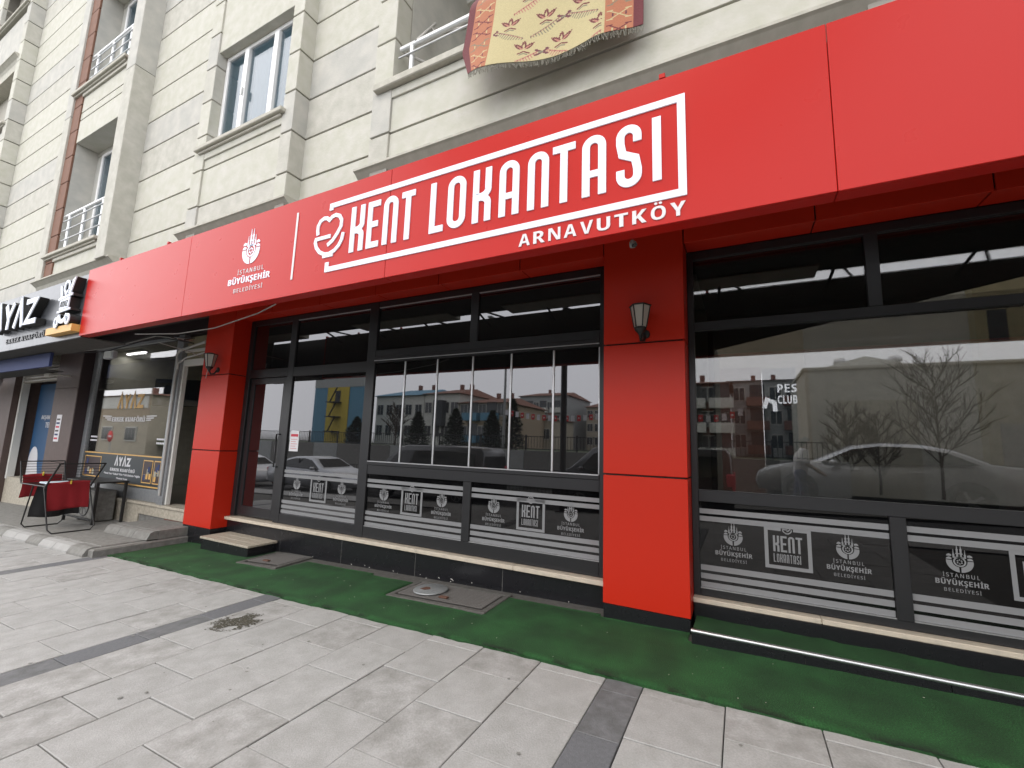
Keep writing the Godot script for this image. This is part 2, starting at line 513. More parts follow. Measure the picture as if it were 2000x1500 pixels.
# the city emblem: five minarets over a leafed bowl; (cx, y0) is its foot, s its width
func emblem(st: SurfaceTool, cx: float, y0: float, s: float, z0: float, z1: float) -> void:
	var P := func(x: float, y: float) -> Vector2: return Vector2(cx + x * s, y0 + y * s)
	for sg in [-1.0, 1.0]:
		var o := []
		for i in 13:
			var a := deg_to_rad(lerpf(-90.0 + 4.0, 6.0, i / 12.0))
			o.append(P.call(sg * cos(a) * 0.5, 0.5 + sin(a) * 0.5))
		for i in 13:
			var a := deg_to_rad(lerpf(6.0, -90.0 + 8.0, i / 12.0))
			o.append(P.call(sg * cos(a) * 0.285, 0.52 + sin(a) * 0.285))
		plate(st, o, z0, z1)
		for k in 2:
			var yy := 0.62 + k * 0.15
			plate(st, [P.call(sg * 0.29, yy - 0.03), P.call(sg * 0.50 - sg * 0.02 * k, yy - 0.05 + 0.02), P.call(sg * 0.47 - sg * 0.02 * k, yy + 0.04), P.call(sg * 0.38, yy + 0.085), P.call(sg * 0.29, yy + 0.05)], z0, z1)
	# the round dome with its rosette left open
	ribbon(st, arc(P.call(0, 0.50), 0.205 * s, 0.205 * s, 0, 360, 20).slice(0, 20), 0.06 * s, z0, z1, true)
	for i in 6:
		var a := deg_to_rad(60.0 * i + 30.0)
		var c: Vector2 = P.call(cos(a) * 0.09, 0.5 + sin(a) * 0.09)
		plate(st, [c + Vector2(-0.04, -0.03) * s, c + Vector2(0.04, -0.03) * s, c + Vector2(0.0, 0.045) * s], z0, z1)
	for x in [-0.21, -0.07, 0.07, 0.21]:
		var top := 1.33 if absf(x) < 0.1 else 1.08
		plate(st, [P.call(x - 0.035, 0.72), P.call(x - 0.035, top - 0.3), P.call(x - 0.045, top - 0.26), P.call(x - 0.02, top - 0.22), P.call(x - 0.004, top), P.call(x + 0.004, top), P.call(x + 0.02, top - 0.22), P.call(x + 0.045, top - 0.26), P.call(x + 0.035, top - 0.3), P.call(x + 0.035, 0.72)], z0, z1)
	plate(st, [P.call(-0.245, 0.67), P.call(0.245, 0.67), P.call(0.245, 0.725), P.call(-0.245, 0.725)], z0, z1)
	plate(st, [P.call(-0.135, 0.86), P.call(0.135, 0.86), P.call(0.135, 0.90), P.call(-0.135, 0.90)], z0 + 0.0006, z1 + 0.0006)

func heart_bowl(st: SurfaceTool, f: Callable, w: float, z0: float, z1: float) -> void:
	var heart := [Vector2(-3.267, 3.385), Vector2(-3.277, 3.43), Vector2(-3.275, 3.471), Vector2(-3.249, 3.512), Vector2(-3.204, 3.530), Vector2(-3.166, 3.524), Vector2(-3.134, 3.500), Vector2(-3.103, 3.524), Vector2(-3.058, 3.532), Vector2(-3.011, 3.513), Vector2(-2.983, 3.471), Vector2(-2.984, 3.415), Vector2(-3.022, 3.356), Vector2(-3.075, 3.299), Vector2(-3.135, 3.268)]
	var bowl := [Vector2(-3.103, 3.347), Vector2(-3.285, 3.346), Vector2(-3.292, 3.318), Vector2(-3.272, 3.268), Vector2(-3.226, 3.219), Vector2(-3.159, 3.187), Vector2(-3.105, 3.183), Vector2(-3.04, 3.203), Vector2(-2.993, 3.239), Vector2(-2.962, 3.288), Vector2(-2.950, 3.350)]
	var foot := [Vector2(-3.185, 3.186), Vector2(-3.054, 3.186), Vector2(-3.058, 3.155), Vector2(-3.181, 3.155)]
	ribbon(st, heart.map(f), w, z0, z1)
	ribbon(st, bowl.map(f), w, z0 + 0.001, z1 + 0.001)
	plate(st, foot.map(f), z0, z1)

# ------------------------------------------------------------------ scene
func _ready() -> void:
	rng.seed = 77
	var cam := Camera3D.new()
	cam.name = "camera"
	cam.fov = 82.08
	cam.near = 0.05
	cam.far = 400.0
	cam.position = Vector3(0, 1.6, 4.2)
	cam.basis = Basis(Vector3.UP, deg_to_rad(27.412)) * Basis(Vector3.RIGHT, deg_to_rad(7.864)) * Basis(Vector3.BACK, deg_to_rad(1.849))
	add_child(cam)
	cam.current = true

	var env := Environment.new()
	env.background_mode = Environment.BG_SKY
	var sky := Sky.new()
	var sm := ProceduralSkyMaterial.new()
	sm.sky_top_color = Color(0.90, 0.905, 0.92)
	sm.sky_horizon_color = Color(0.80, 0.80, 0.81)
	sm.sky_curve = 0.25
	sm.ground_bottom_color = Color(0.30, 0.30, 0.29)
	sm.ground_horizon_color = Color(0.45, 0.45, 0.44)
	sm.sun_angle_max = 1.0
	sky.sky_material = sm
	env.sky = sky
	env.background_energy_multiplier = 1.5
	env.tonemap_mode = Environment.TONE_MAPPER_LINEAR
	env.tonemap_exposure = 3.15
	env.sdfgi_enabled = true
	env.ssao_enabled = true
	env.ssil_enabled = true
	env.ambient_light_source = Environment.AMBIENT_SOURCE_SKY
	var we := WorldEnvironment.new()
	we.name = "world_environment"
	we.environment = env
	add_child(we)

	var sun := DirectionalLight3D.new()
	sun.name = "sun"
	sun.light_energy = 0.16
	sun.light_color = Color(1.0, 0.97, 0.93)
	sun.light_angular_distance = 28.0
	sun.shadow_enabled = true
	sun.rotation_degrees = Vector3(-58, -20, 0)
	add_child(sun)

	materials()
	ground()
	upper_building()
	pillars_and_beam()
	shopfront()
	restaurant_sign()
	barber()
	carpet_and_steps()
	street_things()
	rug()
	opposite()
	side_street()

# ------------------------------------------------------------------ ground
func sloped(st: SurfaceTool, x0: float, x1: float, z0: float, z1: float, dy: float, thick: float, bev := 0.004) -> void:
	var b := bev
	var a := Vector3(x0, gy(x0) + dy, z0)
	var P := func(x: float, z: float, d: float) -> Vector3: return Vector3(x, gy(x) + dy - d, z)
	quad(st, P.call(x0 + b, z0 + b, 0), P.call(x1 - b, z0 + b, 0), P.call(x1 - b, z1 - b, 0), P.call(x0 + b, z1 - b, 0))
	var o := [P.call(x0, z0, b), P.call(x1, z0, b), P.call(x1, z1, b), P.call(x0, z1, b)]
	var i := [P.call(x0 + b, z0 + b, 0), P.call(x1 - b, z0 + b, 0), P.call(x1 - b, z1 - b, 0), P.call(x0 + b, z1 - b, 0)]
	for k in 4:
		var n := (k + 1) % 4
		quad(st, i[n], i[k], o[k], o[n])
		quad(st, o[n], o[k], o[k] - Vector3(0, thick, 0), o[n] - Vector3(0, thick, 0))

func ground() -> void:
	# bedding below the slabs and everything that runs on to the horizon
	var g := setting("ground")
	var st := st_new()
	quad(st, Vector3(-400, gy(-400) - 0.62, -300), Vector3(400, gy(400) - 0.62, -300), Vector3(400, gy(400) - 0.62, 300), Vector3(-400, gy(-400) - 0.62, 300))
	put(g, "earth", fin(st), M.concrete_dark)
	var pv := setting("pavement")
	st = st_new()
	var xs := [-60.0, -30.0, 12.0, 60.0]
	for k in 3:
		quad(st, Vector3(xs[k], gy(xs[k]) - 0.034, -0.7), Vector3(xs[k + 1], gy(xs[k + 1]) - 0.034, -0.7), Vector3(xs[k + 1], gy(xs[k + 1]) - 0.034, 5.4), Vector3(xs[k], gy(xs[k]) - 0.034, 5.4))
	put(pv, "bedding", fin(st), M.bed)
	# the far strip of pavement that only the glass sees
	st = st_new()
	for k in 3:
		quad(st, Vector3(xs[k], gy(xs[k]) - 0.004, 5.0), Vector3(xs[k + 1], gy(xs[k + 1]) - 0.004, 5.0), Vector3(xs[k + 1], gy(xs[k + 1]) - 0.10, 6.6), Vector3(xs[k], gy(xs[k]) - 0.10, 6.6))
	put(pv, "outer_pavement", fin(st), M.slabs[2])
	var per := 0.245 + 7 * 0.4807
	var gap := 0.0032
	var cols := []
	for rep in range(-1, 4):
		var xr := -0.615 - rep * per
		cols.append([xr - 0.245, xr, true])
		for c in 7:
			cols.append([xr - 0.245 - (c + 1) * 0.4807, xr - 0.245 - c * 0.4807, false])
	var variants := {}
	var n := 0
	for ci in cols.size():
		var c = cols[ci]
		if c[1] < -12.6 or c[0] > 2.2: continue
		var pitch := 0.488
		var off := 0.87 if ci % 2 == 0 else 1.114
		if c[2]: off = 0.69
		var z := off - pitch
		while z < 4.9:
			var z0 := maxf(z, -0.7)
			var z1 := z + pitch
			z += pitch
			# slabs wholly under the carpet, the platform or far outside the picture are not laid
			if z1 < 0.98 and c[0] > -8.0: continue
			if c[1] < -8.1 and z1 < 1.15: continue
			if z0 > 1.9 + (1.8 - c[0]) * 0.46 + 1.2 and c[0] < -4.0: continue
			if c[0] < -7.0 and z0 > 3.6: continue
			if n >= 298: continue
			n += 1
			var s := st_new()
			var x0: float = c[0] + gap
			var x1: float = c[1] - gap
			sloped(s, x0, x1, z0 + gap, z1 - gap, rng.randf_range(-0.0035, 0.0025), 0.03, 0.0035)
			var mm: Material = M.slab_dark[rng.randi() % 2] if c[2] else M.slabs[rng.randi() % 7]
			put(pv, "paving_slab", fin(s), mm)
	# trodden gum and dirt spots
	st = st_new()
	for k in 70:
		var x := rng.randf_range(-7.5, 1.4)
		var z := rng.randf_range(1.12, 3.6)
		var r := rng.randf_range(0.005, 0.014)
		var pts := []
		for i in 9: pts.append(Vector3(x + cos(i * TAU / 9) * r * rng.randf_range(0.6, 1.2), 0, z + sin(i * TAU / 9) * r * rng.randf_range(0.6, 1.2)))
		for i in 9:
			for v in [Vector3(x, 0, z), pts[i], pts[(i + 1) % 9]]: st.add_vertex(v + Vector3(0, gy(v.x) + 0.0042, 0))
	var gs := put(pv, "gum_spots", fin(st), M.concrete)
	gs.set_meta("kind", "stuff")
	# moss and dirt flecks on one slab
	st = st_new()
	for k in 1700:
		var a := rng.randf() * TAU
		var q := sqrt(rng.randf()) * (0.6 + 0.4 * rng.randf())
		var x := -3.98 + cos(a) * q * 0.215
		var z := 1.62 + sin(a) * q * 0.235
		if sin(x * 31.0) + sin(z * 23.0 + x * 9.0) < -1.1: continue
		var r := rng.randf_range(0.003, 0.011)
		for i in 5:
			for v in [Vector3(x, 0, z), Vector3(x + cos(i * TAU / 5 + a) * r, 0, z + sin(i * TAU / 5 + a) * r * 0.7), Vector3(x + cos((i + 1) * TAU / 5 + a) * r, 0, z + sin((i + 1) * TAU / 5 + a) * r * 0.7)]:
				st.add_vertex(v + Vector3(0, gy(v.x) + 0.0042 + 0.0000005 * k, 0))
	put(pv, "moss_flecks", fin(st), M.slab_stained).set_meta("kind", "stuff")
	# kerb and road
	var kb := setting("kerb")
	for k in 24:
		var x := -20.0 + k * 1.0
		var s := st_new()
		sloped(s, x + 0.004, x + 0.996, 6.6, 6.78, -0.10, 0.3, 0.012)
		put(kb, "kerb_stone", fin(s), M.concrete)
	var rd := setting("road")
	st = st_new()
	for k in 3:
		quad(st, Vector3(xs[k], gy(xs[k]) - 0.24, 6.7), Vector3(xs[k + 1], gy(xs[k + 1]) - 0.24, 6.7), Vector3(xs[k + 1], gy(xs[k + 1]) - 0.38, 13.6), Vector3(xs[k], gy(xs[k]) - 0.38, 13.6))
	put(rd, "asphalt", fin(st), M.asphalt)
	# raised platform before the barber shop
	var pl := thing("raised_pavement", "raised grey concrete pavement with rounded kerb stones before the barber shop", "pavement", Vector3(-9.5, gy(-9.5), 0.5))
	st = st_new()
	sloped(st, -18.0, -8.12, -0.7, 1.04, 0.118, 0.2, 0.01)
	put(pl, "platform", fin(st), M.concrete)
	for k in 20:
		var x := -8.12 - k * 0.5
		var s := st_new()
		var q := []
		for xx in [x - 0.494, x - 0.004]:
			var y := gy(xx)
			q.append([Vector3(xx, y + 0.112, 1.045), Vector3(xx, y + 0.118, 1.13), Vector3(xx, y + 0.10, 1.19), Vector3(xx, y + 0.03, 1.235), Vector3(xx, y - 0.04, 1.24), Vector3(xx, y - 0.04, 1.045)])
		for e in 6:
			quad(s, q[0][e], q[1][e], q[1][(e + 1) % 6], q[0][(e + 1) % 6])
		for side in 2:
			for e in range(1, 5):
				var tri := [q[side][0], q[side][e], q[side][e + 1]]
				if side == 1: tri.reverse()
				for v in tri: s.add_vertex(v)
		put(pl, "kerb_stone", fin(s), [M.concrete, M.slabs[5], M.slabs[2]][k % 3])
	st = st_new()
	sloped(st, -8.115, -7.97, -0.35, 1.18, 0.105, 0.2, 0.02)
	put(pl, "end_kerb", fin(st), M.concrete)
	var ru := thing("door_ramp", "grey concrete slab forming a second step up to the barber door", "step", Vector3(-8.7, gy(-8.7) + 0.118, 0.2))
	st = st_new()
	sloped(st, -9.35, -8.0, -0.26, 0.40, 0.245, 0.125, 0.008)
	put(ru, "slab", fin(st), M.concrete)
	for k in 3:
		var x := -8.0 - k * 0.46
		var s := st_new()
		var q := []
		for xx in [x - 0.454, x - 0.004]:
			var y := gy(xx)
			q.append([Vector3(xx, y + 0.24, 0.405), Vector3(xx, y + 0.243, 0.46), Vector3(xx, y + 0.22, 0.51), Vector3(xx, y + 0.122, 0.555), Vector3(xx, y + 0.122, 0.405)])
		for e in 5: quad(s, q[0][e], q[1][e], q[1][(e + 1) % 5], q[0][(e + 1) % 5])
		for side in 2:
			for e in range(1, 4):
				var tri := [q[side][0], q[side][e], q[side][e + 1]]
				if side == 1: tri.reverse()
				for v in tri: s.add_vertex(v)
		put(ru, "kerb_stone", fin(s), M.concrete)

# ------------------------------------------------------------------ the block of flats above
const G0 := 3.962

func courses(p: Node, x0: float, x1: float, y0: float, y1: float, zb: float, zf: float, k0 := 0) -> void:
	var ys := [y0]
	var g := G0
	while g < y1 - 0.05:
		if g > y0 + 0.05: ys.append(g)
		g += 0.5
	ys.append(y1)
	for i in ys.size() - 1:
		var m: Material = [M.stucco, M.stucco2, M.stucco3, M.stucco, M.stucco_dirty][(i * 7 + k0 * 3) % 5]
		B(p, "wall_panel", x0, x1, ys[i] + (0.010 if i > 0 else 0.0), ys[i + 1] - (0.010 if i < ys.size() - 2 else 0.0), zb, zf, m, 0.004)

func window_unit(p: Node, x0: float, x1: float, y0: float, y1: float, z: float, splits: Array, light := 0) -> void:
	var w := MeshInstance3D.new()
	var st := st_new()
	var cx := (x0 + x1) * 0.5
	var cy := (y0 + y1) * 0.5
	var fw := 0.055
	add_box(st, Vector3(0, y0 + fw * 0.5 - cy, 0), Vector3(x1 - x0, fw, 0.06), 0.006)
	add_box(st, Vector3(0, y1 - fw * 0.5 - cy, 0), Vector3(x1 - x0, fw, 0.06), 0.006)
	for x in [x0 + fw * 0.5, x1 - fw * 0.5]:
		add_box(st, Vector3(x - cx, 0, 0), Vector3(fw, y1 - y0 - 2 * fw, 0.06), 0.006)
	for s in splits:
		add_box(st, Vector3(s - cx, 0, 0.012), Vector3(0.085, y1 - y0 - 2 * fw, 0.07), 0.006)
	var fr := put(p, "window", fin(st), M.pvc, Vector3(cx, cy, z))
	var edges: Array = [x0 + fw] + splits + [x1 - fw]
	for i in edges.size() - 1:
		B(fr, "pane", edges[i] + (0.04 if i > 0 else 0.0), edges[i + 1] - (0.04 if i < edges.size() - 2 else 0.0), y0 + fw, y1 - fw, z - 0.006, z + 0.006, M.win_glass, 0.0)
		# sheer curtain hanging behind the pane
		if light == 0 or i > 0:
			var c := st_new()
			var n := 16
			var xa: float = edges[i] + (0.18 if i == 0 else 0.0)
			var xb: float = edges[i + 1]
			c.set_smooth_group(0)
			for k in n:
				var ua := lerpf(xa, xb, float(k) / n)
				var ub := lerpf(xa, xb, float(k + 1) / n)
				var za := z - 0.10 + 0.018 * sin(k * 2.1)
				var zb := z - 0.10 + 0.018 * sin((k + 1) * 2.1)
				quad(c, Vector3(ua, y1 - 0.04, za), Vector3(ub, y1 - 0.04, zb), Vector3(ub, y0 + 0.04, zb), Vector3(ua, y0 + 0.04, za))
			put(fr, "curtain", fin(c), M.curtain)
	B(fr, "handle", (splits[0] if splits else cx) + 0.012, (splits[0] if splits else cx) + 0.03, cy - 0.06, cy + 0.06, z + 0.05, z + 0.075, M.pvc, 0.004)

func railing(p: Node, x0: float, x1: float, y: float, top: float, z: float, posts: Array, bars: int) -> void:
	var st := st_new()
	tube(st, [Vector3(x0 - x0, 0, 0), Vector3(x1 - x0, 0, 0)], 0.026, 10)
	var r := put(p, "railing", fin(st), M.white_metal, Vector3(x0, top, z))
	for px in posts:
		put(r, "post", tube_mesh([Vector3.ZERO, Vector3(0, top - y - 0.02, 0)], 0.024, 8), M.white_metal, Vector3(px, y, z))
	for k in bars:
		var yy := lerpf(y + 0.06, top - 0.11, float(k) / maxf(1, bars - 1))
		put(r, "bar", tube_mesh([Vector3.ZERO, Vector3(x1 - x0, 0, 0)], 0.0095, 6), M.steel, Vector3(x0, yy, z + 0.026))

func ledge(p: Node, x0: float, x1: float, y: float, zb: float, zf: float, called := "cornice", drop := 0.32) -> void:
	# moulded string course: a square nose over a hollow
	var st := st_new()
	var prof := [Vector2(zb, y - drop), Vector2(zf - 0.10, y - drop), Vector2(zf - 0.10, y - 0.12), Vector2(zf - 0.075, y - 0.06), Vector2(zf - 0.02, y - 0.012), Vector2(zf, y), Vector2(zf, y + 0.022), Vector2(zf - 0.05, y + 0.03), Vector2(zb, y + 0.03)]
	var n := prof.size()
	for i in n:
		var a: Vector2 = prof[i]
		var b: Vector2 = prof[(i + 1) % n]
		quad(st, Vector3(x0, a.y, a.x), Vector3(x0, b.y, b.x), Vector3(x1, b.y, b.x), Vector3(x1, a.y, a.x))
	var idx := Geometry2D.triangulate_polygon(PackedVector2Array(prof))
	for t in idx.size() / 3:
		var tri := [prof[idx[t * 3]], prof[idx[t * 3 + 1]], prof[idx[t * 3 + 2]]]
		for v in tri: st.add_vertex(Vector3(x1, v.y, v.x))
		for v in [tri[0], tri[2], tri[1]]: st.add_vertex(Vector3(x0, v.y, v.x))
	put(p, called, fin(st), M.trim)

func sill(p: Node, x0: float, x1: float, y: float, zb: float, zf: float) -> void:
	var s := B(p, "window_sill", x0, x1, y - 0.055, y, zb, zf, M.trim, 0.008)
	B(s, "moulding", x0 + 0.05, x1 - 0.05, y - 0.085, y - 0.055, zb, zf - 0.035, M.trim, 0.006)

func upper_building() -> void:
	var TOP := 13.5
	var p := thing("apartment_building", "beige rendered apartment block with horizontal grooves, white windows and railed balconies", "building", Vector3(-8, 3.83, 0))
	var ZR := 1.24
	var ZB := 1.42
	# core behind the facing
	B(p, "core_wall", -17.2, -14.3, 3.85, TOP, 0.3, ZR - 0.02, M.groove, 0.0)
	B(p, "core_wall", -14.3, -10.75, 3.85, TOP, 0.3, ZR - 0.02, M.groove, 0.0)
	B(p, "core_wall", -8.5, -6.02, 3.85, TOP, 0.3, ZR - 0.02, M.groove, 0.0)
	B(p, "core_wall", -4.46, -2.84, 3.85, TOP, 0.3, ZR - 0.02, M.groove, 0.0)
	# bays' cores
	for a in [[-6.22, -6.02], [-4.46, -4.30], [-3.05, -2.84], [0.72, 0.98], [-14.55, -14.34], [-17.1, -16.7]]:
		B(p, "core_wall", a[0], a[1], 4.0, TOP, ZR - 0.02, ZB - 0.02, M.groove, 0.0)
	# flush walls between the bays
	courses(p, -4.29, -3.06, 3.74, TOP, ZR - 0.02, ZR, 1)
	courses(p, -8.20, -6.23, 3.74, TOP, ZR - 0.02, ZR, 2)
	courses(p, -14.29, -10.97, 3.74, TOP, ZR - 0.02, ZR, 3)
	courses(p, 1.0, 6.0, 3.74, 6.5, ZR - 0.02, ZR, 4)
	# bay with the three-light window
	courses(p, -6.24, -6.01, 4.15, TOP, ZR - 0.02, ZB, 2)
	courses(p, -4.47, -4.28, 4.15, TOP, ZR - 0.02, ZB, 4)
	for f in 3:
		var dy := 3.15 * f
		if f == 0:
			B(p, "apron_panel", -6.01, -4.47, 4.152, 4.452, 1.0, ZB - 0.022, M.stucco_dirty)
			B(p, "apron_panel", -6.01, -4.47, 4.472, 4.952, 1.0, ZB - 0.022, M.stucco3)
			B(p, "apron_panel", -6.01, -4.47, 4.972, 5.10, 1.0, ZB - 0.022, M.stucco)
			B(p, "apron_back", -6.01, -4.47, 4.0, 5.10, 0.9, ZB - 0.06, M.groove, 0.0)
		else:
			B(p, "apron_panel", -6.01, -4.47, 6.66 + dy - 3.15, 5.10 + dy, 1.0, ZB - 0.022, M.stucco)
		B(p, "sill_band", -6.01, -4.47, 5.10 + dy, 5.195 + dy, 1.0, ZB - 0.004, M.stucco)
		sill(p, -6.16, -4.42, 5.27 + dy, 1.05, ZB + 0.06)
		window_unit(p, -6.005, -4.475, 5.27 + dy, 6.66 + dy, 1.27, [-5.53, -4.93], 1)
	B(p, "apron_panel", -6.01, -4.47, 6.66 + 6.3, TOP, 1.0, ZB - 0.022, M.stucco)
	ledge(p, -6.42, -4.24, 4.15, ZR - 0.3, ZB + 0.03, "cornice", 0.437)
	# balcony bay with the rug
	courses(p, -3.07, -2.83, 4.15, 7.5, ZR - 0.02, ZB, 3)
	courses(p, 0.70, 0.99, 4.15, 7.5, ZR - 0.02, ZB, 1)
	B(p, "apron_panel", -2.83, 0.70, 4.152, 4.452, 1.0, ZB - 0.022, M.stucco)
	B(p, "apron_panel", -2.83, 0.70, 4.472, 4.82, 1.0, ZB - 0.022, M.stucco3)
	B(p, "apron_back", -2.83, 0.70, 4.0, 4.82, 0.9, ZB - 0.06, M.groove, 0.0)
	B(p, "sill_band", -2.83, 0.70, 4.82, 4.905, 1.0, ZB - 0.004, M.stucco)
	B(p, "balcony_edge", -3.02, 0.84, 4.91, 4.985, 0.3, ZB + 0.055, M.trim, 0.008)
	B(p, "balcony_floor", -2.83, 0.70, 4.84, 4.94, -0.6, 0.3, M.concrete)
	B(p, "balcony_back_wall", -2.83, 0.70, 4.94, 7.5, -0.8, -0.6, M.stucco)
	B(p, "balcony_side_wall", -2.95, -2.835, 4.99, 7.5, -0.6, 1.2, M.stucco2)
	B(p, "balcony_side_wall", 0.705, 0.8, 4.99, 7.5, -0.6, 1.2, M.stucco2)
	B(p, "balcony_ceiling", -2.83, 0.70, 7.5, 7.6, -0.6, 1.42, M.stucco)
	railing(p, -2.80, 0.66, 4.985, 5.365, 1.36, [-2.66, -1.7, -0.75, 0.3], 2)
	ledge(p, -3.22, 0.86, 4.15, ZR - 0.3, ZB + 0.03, "cornice", 0.437)
	# drying poles folded inside the balcony
	put(p, "drying_pole", tube_mesh([Vector3(-2.79, 6.1, 0.9), Vector3(-2.62, 5.42, 1.34), Vector3(-2.60, 5.36, 1.38)], 0.016, 8), M.cable)
	put(p, "drying_pole", tube_mesh([Vector3(-2.74, 5.92, 1.0), Vector3(-2.70, 5.84, 1.0), Vector3(-1.2, 5.75, 0.75)], 0.016, 8), M.cable)
	put(p, "drying_pole", tube_mesh([Vector3(-2.80, 5.36, 1.32), Vector3(-2.2, 5.06, 1.05)], 0.014, 8), M.cable)
	# french balcony bay with brown bands
	for a in [[-10.98, -10.72, ZB + 0.03], [-8.50, -8.20, ZB + 0.09]]:
		B(p, "fin_wall", a[0], a[1], 4.15, 7.3, 0.9, a[2], M.stucco_dirty, 0.006)
		B(p, "fin_wall", a[0], a[1], 7.306, TOP, 0.9, a[2], M.stucco2, 0.006)
	for a in [[-10.72, -10.40], [-8.74, -8.50]]:
		var y := 4.15
		while y < TOP:
			var y2 := minf(G0 + 0.5 * ceilf((y - G0 + 0.02) / 0.5), TOP)
			B(p, "brown_band", a[0], a[1], y + 0.007, y2 - 0.007, ZB - 0.03, ZB, M.brown_strip)
			y = y2
		B(p, "band_back", a[0] + 0.07, a[1] - 0.07, 4.15, TOP, 0.8, ZB - 0.05, M.groove, 0.0)
	for f in 3:
		var dy := 3.15 * f
		B(p, "apron_panel", -10.40, -8.74, 4.152 + dy, 4.452 + dy, 0.8, ZB - 0.02, M.stucco)
		if f > 0: B(p, "apron_panel", -10.40, -8.74, 6.70 + dy - 3.15, 7.13 + dy - 3.15, 0.8, ZB - 0.02, M.stucco3)
		if f > 0: B(p, "apron_panel", -10.40, -8.74, 7.15 + dy - 3.15, 4.132 + dy, 0.8, ZB - 0.02, M.stucco)
		sill(p, -10.74, -8.72, 4.60 + dy, 0.9, ZB + 0.07)
		B(p, "sill_band", -10.40, -8.74, 4.455 + dy, 4.51 + dy, 0.8, ZB + 0.01, M.trim)
		B(p, "loggia_wall", -10.47, -10.402, 4.55 + dy, 6.70 + dy, 0.8, ZB - 0.032, M.stucco2, 0.0)
		B(p, "loggia_wall", -8.738, -8.68, 4.55 + dy, 6.70 + dy, 0.8, ZB - 0.032, M.stucco2, 0.0)
		window_unit(p, -10.22, -8.74, 4.60 + dy, 6.62 + dy, 1.06, [-9.45], 1)
		B(p, "loggia_wall", -10.405, -10.22, 4.55 + dy, 6.7 + dy, 0.9, 1.08, M.stucco2, 0.0)
		B(p, "loggia_head", -10.405, -8.735, 6.62 + dy, 6.70 + dy, 0.9, 1.09, M.stucco2, 0.0)
		railing(p, -10.38, -8.76, 4.60 + dy, 5.31 + dy, 1.36, [-10.2, -9.62, -8.95], 4)
	ledge(p, -11.05, -8.14, 4.15, ZR - 0.3, ZB + 0.06, "cornice", 0.437)
	# far bay at the corner
	courses(p, -14.55, -14.30, 4.15, TOP, ZR - 0.45, ZB + 0.06, 1)
	courses(p, -17.1, -16.7, 4.15, TOP, ZR - 0.45, ZB + 0.06, 3)
	for f in 3:
		var dy := 3.15 * f
		B(p, "apron_panel", -16.7, -14.55, 6.75 + dy - 3.15, 5.10 + dy, 0.9, ZB + 0.03, M.stucco2)
		ledge(p, -16.8, -14.45, 6.98 + dy, 1.0, ZB + 0.14)
		sill(p, -16.8, -14.42, 5.27 + dy, 0.9, ZB + 0.12)
		window_unit(p, -16.7, -14.56, 5.27 + dy, 6.66 + dy, 1.16, [-15.6], 0)
	# the jettied slab over the shops
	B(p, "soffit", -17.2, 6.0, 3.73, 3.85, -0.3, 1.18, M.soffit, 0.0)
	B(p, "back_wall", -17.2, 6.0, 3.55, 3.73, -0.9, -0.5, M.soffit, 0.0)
	# rooms behind: keeps daylight out of the storeys
	B(p, "roof_slab", -17.3, 6.0, TOP, TOP + 0.3, -3.2, 1.5, M.concrete)
	B(p, "rear_wall", -17.3, 6.0, 3.85, TOP, -3.2, -3.0, M.stucco2, 0.0)
	B(p, "end_wall", 5.9, 6.0, 3.85, TOP, -3.0, 1.2, M.stucco2, 0.0)
	for f in 4:
		B(p, "floor_slab", -17.2, 5.9, 3.86 + f * 3.15, 4.06 + f * 3.15, -3.0, 0.28, M.off_white, 0.0)
	for x in [-14.2, -11.2, -8.1, -6.6, -3.9]:
		B(p, "room_wall", x, x + 0.12, 4.07, TOP, -3.0, 0.28, M.off_white, 0.0)
	B(p, "end_wall", -17.4, -17.2, 3.83, TOP, -3, 1.24, M.stucco)

